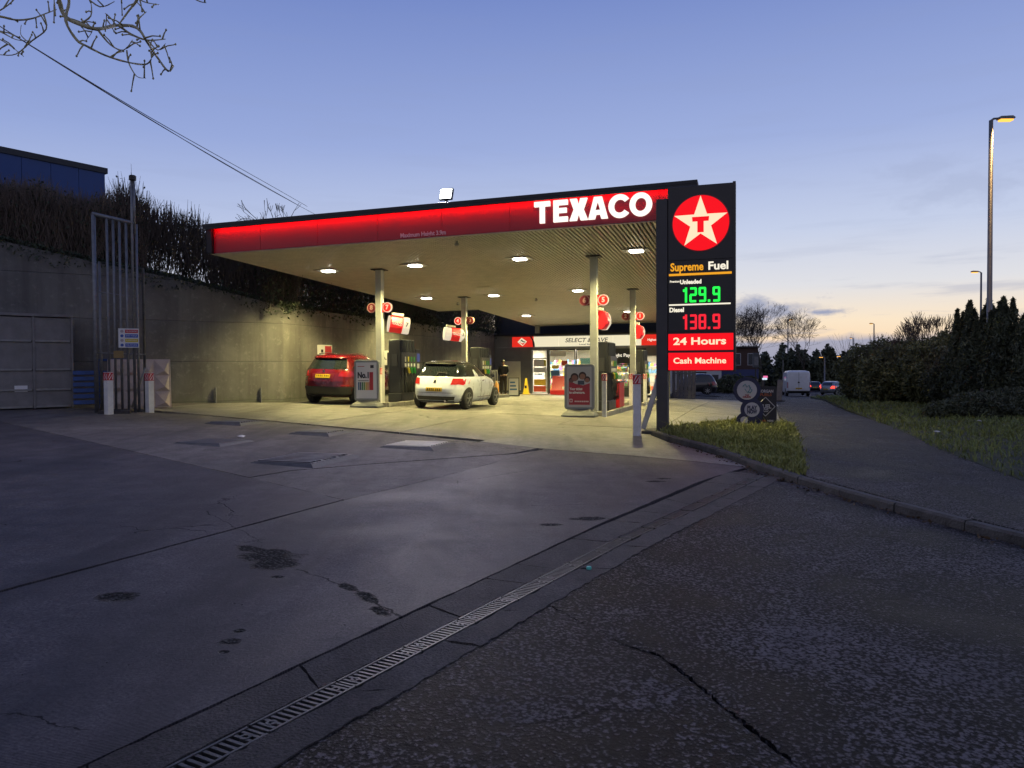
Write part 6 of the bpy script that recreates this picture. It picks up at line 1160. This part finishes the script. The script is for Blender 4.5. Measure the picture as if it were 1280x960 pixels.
for sg_ in (-1, 1): c.patch('tail_light', [(sg_*.86, .75), (sg_*.955, .75), (sg_*.95, 1.25), (sg_*.86, 1.25)][::sg_], m_tail, vn, 'rear', .012); MB().box(-.06, .06, -.05, .05, -.16, .16).build('mirror', m_bp, vn, .03, loc=(sg_*1.10, 3.1, 1.45))
arches(c, vn, (0, 3.2), .33, m_bp)
for xx in (-.96, .96):
    for yy in (0, 3.2): wheel(vn, xx, yy, .33, .22, 7)
# ------------------------------------------------------------------ person
def skin(name, chains, m, par, sub=2):
    """chains: list of [(x,y,z,r),...]; chain k may start on an existing point (shared coordinates)"""
    vs_ = []; es = []; rad = []; idx = {}
    for ch in chains:
        prev = None
        for p in ch:
            key = tuple(round(q, 4) for q in p[:3])
            if key not in idx: idx[key] = len(vs_); vs_.append(p[:3]); rad.append(p[3])
            if prev is not None: es.append((prev, idx[key]))
            prev = idx[key]
    me = bpy.data.meshes.new(name); me.from_pydata(vs_, es, []); o = obj(name, me, m, par); o.modifiers.new('skin', 'SKIN'); sv = me.skin_vertices[0].data
    for i, r in enumerate(rad): sv[i].radius = r if isinstance(r, tuple) else (r, r); sv[i].use_root = i == 0
    s = o.modifiers.new('sub', 'SUBSURF'); s.levels = sub; s.render_levels = sub; return o
m_skin = mat('skin', (.38, .22, .15), .55); m_jkt = mat('dark_jacket', (.012, .013, .018), .7, var=.2, vs=8, bump=.2, bs=30); m_trs = mat('brown_trousers', (.030, .022, .018), .8, var=.2, vs=8); m_hair = mat('dark_hair', (.02, .015, .012), .7); m_shoe = mat('dark_shoes', (.012, .01, .009), .5)
pr = fthing('person', 'person in dark jacket and brown trousers standing before the shop, hands together', 'person', -.42, 13.1, yaw=.45)
# local: facing -y
body = [[(0, 0, .93, .10), (0, 0, 1.10, (.12, .09)), (0, 0, 1.30, (.15, .10)), (0, .01, 1.43, (.10, .07)), (0, .005, 1.49, .05), (0, -.01, 1.56, (.062, .075)), (0, -.015, 1.63, (.074, .09)), (0, -.005, 1.70, (.055, .065))]]
for s in (-1, 1):
    body.append([(0, 0, .93, .1), (s*.09, 0, .88, .08), (s*.10, -.01, .50, .052), (s*.105, .02, .09, .036), (s*.115, -.10, .03, .032)])
    hx = s*.05; body.append([(0, .01, 1.43, (.1, .07)), (s*.17, .01, 1.40, .055), (s*.225, .02, 1.14, .04), (s*.15, -.17, .98, .032), (hx, -.25, 1.0, .026), (s*.02, -.28, 1.0, .022)])
    for f in range(4): zf = 1.03-f*.02; body.append([(s*.02, -.28, 1.0, .022), (s*.0-.0*f, -.305, zf, .009), (-s*.02, -.312, zf-.012, .0085), (-s*.038, -.30, zf-.02, .007)])
    body.append([(hx, -.25, 1.0, .026), (s*.04, -.275, 1.04, .01), (s*.02, -.295, 1.06, .009)])
skin('body', body, m_skin, pr)
jk = [[(0, 0, .86, (.165, .135)), (0, 0, 1.10, (.17, .135)), (0, 0, 1.30, (.20, .15)), (0, .01, 1.43, (.15, .125)), (0, .01, 1.49, (.085, .085))]]
for s in (-1, 1): jk.append([(0, .01, 1.43, (.15, .125)), (s*.17, .01, 1.40, .09), (s*.23, .02, 1.14, .062), (s*.155, -.165, .985, .05)])
skin('jacket', jk, m_jkt, pr); skin('trousers', [[(0, 0, .90, .12)]+[(s*.09, 0, .86, .10), (s*.10, -.01, .50, .075), (s*.105, .015, .10, .062)] for s in (-1, 1)], m_trs, pr)
for s in (-1, 1): skin('shoe', [[(s*.105, .05, .045, .045), (s*.11, -.06, .04, .045), (s*.115, -.15, .03, .035)]], m_shoe, pr)
k = MB(); hc_ = []
for i in range(7):
    q = i/6*math.pi*.56; hc_.append((.098*math.sin(q), 1.63+.115*math.cos(q)))
k.lathe([(max(.002, r_), z) for r_, z in hc_], 18, 'z', (0, .022, 0)); k.build('hair', m_hair, pr, smooth=True)
k = MB(); k.add([(-.016, -.095, 1.60), (.016, -.095, 1.60), (0, -.125, 1.605), (0, -.10, 1.655)], [(0, 1, 2), (1, 3, 2), (3, 0, 2)]); k.build('nose', m_skin, pr)
for s in (-1, 1): MB().lathe([(.012, -.004), (.012, .004)], 8, 'y', (s*.032, -.098, 1.645)).build('eye', m_ink, pr); MB().lathe([(.024, -.012), (.03, 0), (.02, .012)], 10, 'x', (s*.082, .0, 1.62)).build('ear', m_skin, pr)
MB().box(-.024, .024, -.102, -.094, 1.566, 1.574).build('mouth', mat('lips', (.25, .10, .09), .5), pr)
# ------------------------------------------------------------------ promotional boards on the grass
m_navy = mat('navy_board', (.018, .022, .075), .45, var=.1); m_disc = mat('board_disc_white', (.52, .50, .52), .45)
t = thing('promotion_board', 'navy cut-out board of three discs reading play now on the grass', 'sign', (5.82, 18.25, gz(5.82, 18.25)+.19), -.28)
for dx, z, r0, r1 in ((-.02, .77, .325, .235), (.10, .29, .275, .178), (-.085, .03, .18, .088)):
    MB().lathe([(r0, 0), (r0, .05)], 40, 'y', (dx, 0 if r0 > .3 else (.004 if r0 > .2 else .008), z)).build('board_disc', m_navy, t); MB().lathe([(r1, 0), (r1, .008)], 40, 'y', (dx, -.010, z)).build('white_disc', m_disc, t)
MB().box(-.02, .34, .05, .09, -.24, .30).build('prop', m_navy, t)
text('PLAY', m_navy, t, (.10, -.014, .335), .13, .006, fit=.235); text('NOW', m_navy, t, (.10, -.014, .235), .13, .006, fit=.235)
m_teal = mat('print_teal', (.10, .26, .30), .5); k = MB(); k.tube([(-.12, -.012, .86), (-.06, -.014, .92), (-.02, -.014, .84), (.03, -.014, .90), (.06, -.014, .80), (.10, -.014, .78), (.06, -.014, .70), (0, -.014, .74)], .013, 5); k.tube([(-.07, -.014, .80), (0, -.014, .70), (.07, -.014, .84)], .010, 5); k.build('print', m_teal, t)
text('THE', mat('print_red', (.30, .03, .03), .5), t, (-.02, -.014, .645), .05, .002); text('DRAW', MT['print_red'], t, (-.02, -.014, .598), .06, .003, fit=.2)
t = thing('promotion_board', 'black board with diamond reading fuel behind the navy discs', 'sign', (6.42, 18.85, gz(6.42, 18.85)+.06), -.30)
Mb = Matrix.Rotation(-.05, 4, 'X'); MB().prism(rrect(-.31, .31, -.02, 1.02, .05), -.02, .02).build('board', mat('black_board', (.012, .012, .018), .45), t, rot=(-.05, 0, 0))
m_bw2 = mat('board_print_white', (.50, .48, .48), .5); m_bo = mat('board_print_orange', (.40, .10, .03), .5)
text('MORGAN', m_bw2, t, (.05, .025, .89), .10, .004, fit=.36); text('FUELS', m_bo, t, (.05, .02, .80), .09, .003, fit=.28)
k = MB(); o_ = [(.04, .74), (.27, .50), (.04, .26), (-.19, .50)]; 
for i in range(4): a, b = o_[i], o_[(i+1) % 4]; k.tube([(a[0], -.0+.0, a[1]), (b[0], -.0, b[1])], .009, 5)
k.build('diamond', m_bw2, t, loc=(0, -.01, 0)); text('FUEL', m_bw2, t, (.05, .0, .50), .14, .006, fit=.26); text('CO', m_bw2, t, (.05, -.005, .40), .11, .005, fit=.12); text('FUEL', m_bo, t, (.0, -.015, .14), .06, .002); text('HERE', m_bw2, t, (.16, -.015, .14), .06, .002, fit=.14); MB().box(.12, .25, -.03, -.02, .02, .05).build('print', m_bw2, t)
# ------------------------------------------------------------------ street lamps
m_lpole = mat('lamp_column_grey', (.16, .17, .17), .5, .4, var=.15); e_sod = glow('street_lamp_glow', (1, .46, .08), 1.8)
def lamp(x, y, h, label, arm, light=0, r=.09, zb=None):
    z0 = gz(x, y) if zb is None else zb; t = thing('street_lamp', label, 'street lamp', (x, y, z0), 0, 'street lamps along the road'); f = max(1, y/60)**.5
    MB().tube([(0, 0, -.2), (0, 0, 1.2), (0, 0, 1.25), (0, 0, h)], [r*1.5, r*1.5, r, r*.7], 12).build('column', m_lpole, t, smooth=True)
    s = arm; MB().tube([(0, 0, h-.02), (s*.10, 0, h+.06), (s*.35, 0, h+.08)], [.045*f, .04*f, .035*f], 8).build('arm', m_lpole, t)
    MB().prism([(s*.25, -.02), (s*.30, .08*f), (s*.75, .10*f), (s*.85, .03), (s*.80, -.02)], -.12*f, .12*f).build('head', m_lpole, t, .01, loc=(0, 0, h+.05)); MB().prism([(s*.32, -.03-.05*f), (s*.32, -.022), (s*.78, -.022), (s*.76, -.03-.05*f)], -.10*f, .10*f).build('lens', e_sod, t, loc=(0, 0, h+.05))
    if light:
        lp = bpy.data.lights.new('street_lamp_light', 'SPOT'); lp.energy = light; lp.color = (1, .58, .22); lp.spot_size = R(140); lp.spot_blend = .6; lp.shadow_soft_size = .15; lo = bpy.data.objects.new('lamp', lp); col.objects.link(lo); lo.parent = t; lo.location = (s*.55, 0, h-.12)
lamp(17.8, 27.6, 10.68-gz(17.8, 27.6)-.05, 'tall street lamp column rising from the conifers at right', 1, 380, .10); lamp(39.4, 62.2, 9.3-gz(39.4, 62), 'second street lamp, left of the tall one above the conifers', -1, 0, .10); lamp(68.5, 140, 9.35-gz(68, 140), 'distant street lamp right of the bare trees, over the hedge', -1, 0, .14); lamp(87.6, 190, 9.5-gz(87, 190)-1, 'distant lower street lamp over the far queue of cars', -1, 0, .17); lamp(48.5, 130, 9.6-gz(48, 130), 'street lamp among the bare trees above the van', 1, 0, .14)
for px, py, d, lab in ((1031, 446, 112, 'low far street lamp left of the pair above the braking cars'), (1053, 445, 112, 'low far street lamp right of the pair above the braking cars'), (1067, 440, 114, 'low far street lamp just above the left end of the hedge')):
    x = (px-640)/925*d; zt = 1.6+(456-py)/925*d; lamp(x, d, zt-gz(x, d), lab, -1, 0, .12)
# ------------------------------------------------------------------ far buildings and roadside things
m_cream = mat('cream_render', (.32, .28, .23), .8, var=.1, vs=.6); m_fblue = mat('blue_fascia_board', (.02, .035, .13), .5); m_wht = mat('white_render', (.42, .43, .45), .7, var=.12, vs=.7); m_roof = mat('slate_roof', (.035, .03, .03), .8, var=.2, vs=2); m_dglass = mat('dark_window', (.01, .012, .016), .1)
t = thing('corner_shop', 'low brick building with blue fascia beyond the price sign', 'building', (22.6, 80, -1.55), -.12)
MB().box(-1.0, 3.9, 0, 7, 0, 1.75).build('wall', m_cream, t); MB().box(-1.0, 3.92, -.15, 7, 1.752, 2.75).build('fascia', m_fblue, t); MB().box(-.9, 3.85, 0, 7, 2.752, 5.1).build('upper_wall', m_brick, t); MB().box(-1.1, 4.0, -.3, 7.2, 5.1, 5.25).build('roof', m_roof, t)
for x0 in (-.6, 1.2, 2.8): w_ = MB().box(x0, x0+.9, -.02, .0, 3.2, 4.5).build('window', m_wht, t); MB().box(x0+.06, x0+.84, -.03, -.021, 3.26, 4.44).build('pane', m_dglass, w_)
w_ = MB().box(2.4, 3.4, -.02, 0, .3, 1.5).build('window', m_wht, t); MB().box(2.46, 3.34, -.03, -.021, .36, 1.44).build('pane', m_dglass, w_)
t = thing('white_building', 'long white rendered building behind the black parked car', 'building', (15.8, 76, -1.4), -.1)
MB().box(-6, 5.6, 0, 6, 0, 3.4).build('wall', m_wht, t); MB().prism([(0, 3.4), (6, 3.4), (3, 5.0)], -6.2, 5.8, 'x').build('roof', m_roof, t)
for x0 in (-4.5, -2.0, .5, 3.0): w_ = MB().box(x0, x0+1.1, -.03, 0, 1.1, 2.4).build('window', m_ftr, t); MB().box(x0+.07, x0+1.03, -.04, -.031, 1.17, 2.33).build('pane', m_dglass, w_)
MB().box(4.4, 5.3, -.03, 0, 0, 2.1).build('door', m_ftr, t)
foliage('round_bush', 'dark rounded bush in front of the blue fascia building', 'bush', gpos(918, 72), [(0, 0, .7, 2.2, 1.2, 1.0), (1.2, 0, .5, 1.4, 1, .8)], 2500, .22, m_fol)
hs = thing('house', 'house roof and chimneys showing above the hedge near the conifers', 'house', (37.2, 62, gz(34, 62)-1.0), .1)
MB().box(-1.8, 3.6, 0, 7, 0, 3.6).build('wall', m_brick, hs); r_ = MB().prism([(-.3, 3.6), (7.3, 3.6), (3.5, 6.0)], -2.0, 1.6, 'x').build('roof', m_roof, hs); MB().box(1.7, 4.2, 1, 6, 3.6, 5.6).build('gable', m_brick, hs)
for x0 in (.9, 1.7): MB().box(x0, x0+.6, 3.0, 3.6, 5.4, 6.35).build('chimney', m_brick, r_); MB().lathe([(.12, 6.35), (.12, 6.7), (.09, 6.75)], 8, 'z', (x0+.3, 3.3, 0)).build('chimney_pot', m_brick, r_)
for x0 in (-1.2, .4): w_ = MB().box(x0, x0+1, -.03, 0, 1.6, 2.8).build('window', m_wht, hs); MB().box(x0+.07, x0+.93, -.04, -.031, 1.67, 2.73).build('pane', m_dglass, w_)
for i, (px, d, w_, h, sd) in enumerate(((1040, 165, 9, 5, 1), (1075, 175, 10, 5.5, 2))):
    x = (px-640)/925*d; t = thing('house', ['far pale house above the braking cars, left of two', 'far pale house right of the first, by the hedge end'][i], 'house', (x, d, gz(x, d)), .2*sd, 'far houses'); MB().box(-w_/2, w_/2, 0, 6, 0, h*.6).build('wall', m_wht, t); MB().prism([(-.3, h*.6), (6.3, h*.6), (3, h)], -w_/2-.3, w_/2+.3, 'x').build('roof', m_roof, t)
    for q in range(4): x0 = -w_/2+.8+q*2.1; a_ = MB().box(x0, x0+.9, -.03, 0, 1.0, 2.2).build('window', m_ftr, t); MB().box(x0+.08, x0+.82, -.05, -.031, 1.08, 2.12).build('pane', glow('lit_far_window', (1, .72, .35), .7) if (q+i) % 3 == 0 else m_dglass, a_)
# fence between shop and road
m_fen = mat('weathered_fence', (.20, .19, .20), .7, var=.25, vs=6)
t = fthing('board_fence', 'short run of grey upright fence boards below the price sign', 'fence', 6.55, 23.0)
for i in range(6): MB().box(i*.215, i*.215+.185, -.015+.008*(i % 2), .015, -.2, 1.62+.02*(i % 3)).build('board', m_fen, t, .006)
for z in (.3, 1.3): MB().box(-.03, 1.3, .022, .06, z, z+.08).build('rail', m_fen, t)
for x in (0, 1.25): MB().box(x-.05, x+.05, .06, .16, -.2, 1.7).build('post', m_fen, t)
t = thing('signal_post', 'dark post with a grey box head beside the blue fascia building', 'signal', (20.1, 61, gz(20.1, 61)), 0)
MB().tube([(0, 0, -.1), (0, 0, 3.0)], .06, 8).build('post', m_black, t); MB().box(-.22, .22, -.15, .15, 2.3, 3.5).build('head', mat('signal_grey', (.06, .065, .07), .6), t, .04); MB().box(-.16, .16, -.155, -.151, 2.5, 3.2).build('panel', m_steel_dk, t)
t = thing('lit_sign', 'tiny pink and white lit sign far beyond the boards', 'sign', (24.6, 72, .25), 0); MB().box(-.1, .3, 0, .1, .17, .36).build('upper_panel', glow('sign_pink', (1, .2, .45), .9), t); MB().box(-.2, .25, 0, .1, -.03, .165).build('lower_panel', glow('sign_blue_white', (.7, .85, 1), 1.0), t); MB().tube([(0, .05, -1.3), (0, .05, 0)], .06, 6).build('post', m_black, t)
t = thing('concrete_post', 'leaning grey slab post beside the path before the van', 'post', (14.3, 39.6, gz(14.3, 39.6)), -.3); MB().box(-.14, .14, -.05, .05, -.1, 1.15, M=Matrix.Rotation(.06, 4, 'Y')).build('slab', m_fen, t, .01); MB().box(-.2, .3, -.09, .09, -.05, .05).build('foot', m_kerb, t, .01)
for px, d, h, lab in ((979, 95, 4.2, 'small unlit pole left of the van'), (945, 88, 3.6, 'thin dark pole near the pink lit sign')):
    x = (px-640)/925*d; tag(MB().tube([(x, d, gz(x, d)-.1), (x, d, gz(x, d)+h)], [.08, .05], 8).build('pole', m_lpole, None), lab, 'pole')
# ------------------------------------------------------------------ litter
lr = random.Random(4); m_lit_w = mat('litter_white', (.45, .45, .44), .6)
for i, (x, y, lab) in enumerate(((10.3, 17.9, 'scrap of white paper on the verge, nearest the path edge'), (13.6, 21.5, 'long white wrapper lying in the verge grass'), (14.6, 25.8, 'white scrap near the hedge foot'), (6.05, 8.35, 'flat white wrapper on the pavement at right'), (4.1, 5.2, 'crumpled scrap on the asphalt below the kerb'), (-5.1, 13.9, 'tiny white scrap near the flat tank cover'))):
    x_, y_ = x, y; a_ = AB(x_, y_)[0]; zz_ = gz(x_, y_)+(.10+.12*sst(0, 4, a_-14.6)+.05 if a_ > 14.5 else (.10 if x_ > 5 else .003)); k = MB(); s = .05+.02*lr.random()
    k.add([(-s*1.6, -s, .0), (s*1.4, -s*.9, .012), (s*1.5, s*.8, .004), (-s*1.5, s, .022), (0, 0, .035)], [(0, 1, 4), (1, 2, 4), (2, 3, 4), (3, 0, 4), (3, 2, 1, 0)]); tag(k.build('litter', m_lit_w, None, loc=(x_, y_, zz_), rot=(0, 0, lr.random()*6)), lab, 'litter', 'scraps of litter')
tag(MB().lathe([(.018, 0), (.02, .012), (.017, .02)], 12).build('bottle_cap', mat('teal_plastic', (.10, .55, .45), .4), None, loc=(.56, 5.43, gz(.56, 5.43)+.002)), 'small teal bottle cap beside the drain grating', 'bottle cap')
n_ = 260; xs_ = rng.uniform(2.9, 4.4, n_); cc = []
for q in range(n_):
    s = rng.random(); i = int(s*6); p, q2 = KB[min(i, 8)], KB[min(i+1, 9)]; f = s*6-i; x_ = p[0]+(q2[0]-p[0])*f-abs(rng.normal(0, .10))-.02; y_ = p[1]+(q2[1]-p[1])*f; cc.append((x_, y_, gz(x_, y_)+.004))
tag(obj('leaf_litter', leaf_mesh('leaf_litter', np.array(cc), .035, 1.5), mat('dead_leaf', (.07, .045, .022), .8, var=.3)), 'dead leaves lying along the foot of the kerb', 'leaves', kind='stuff')
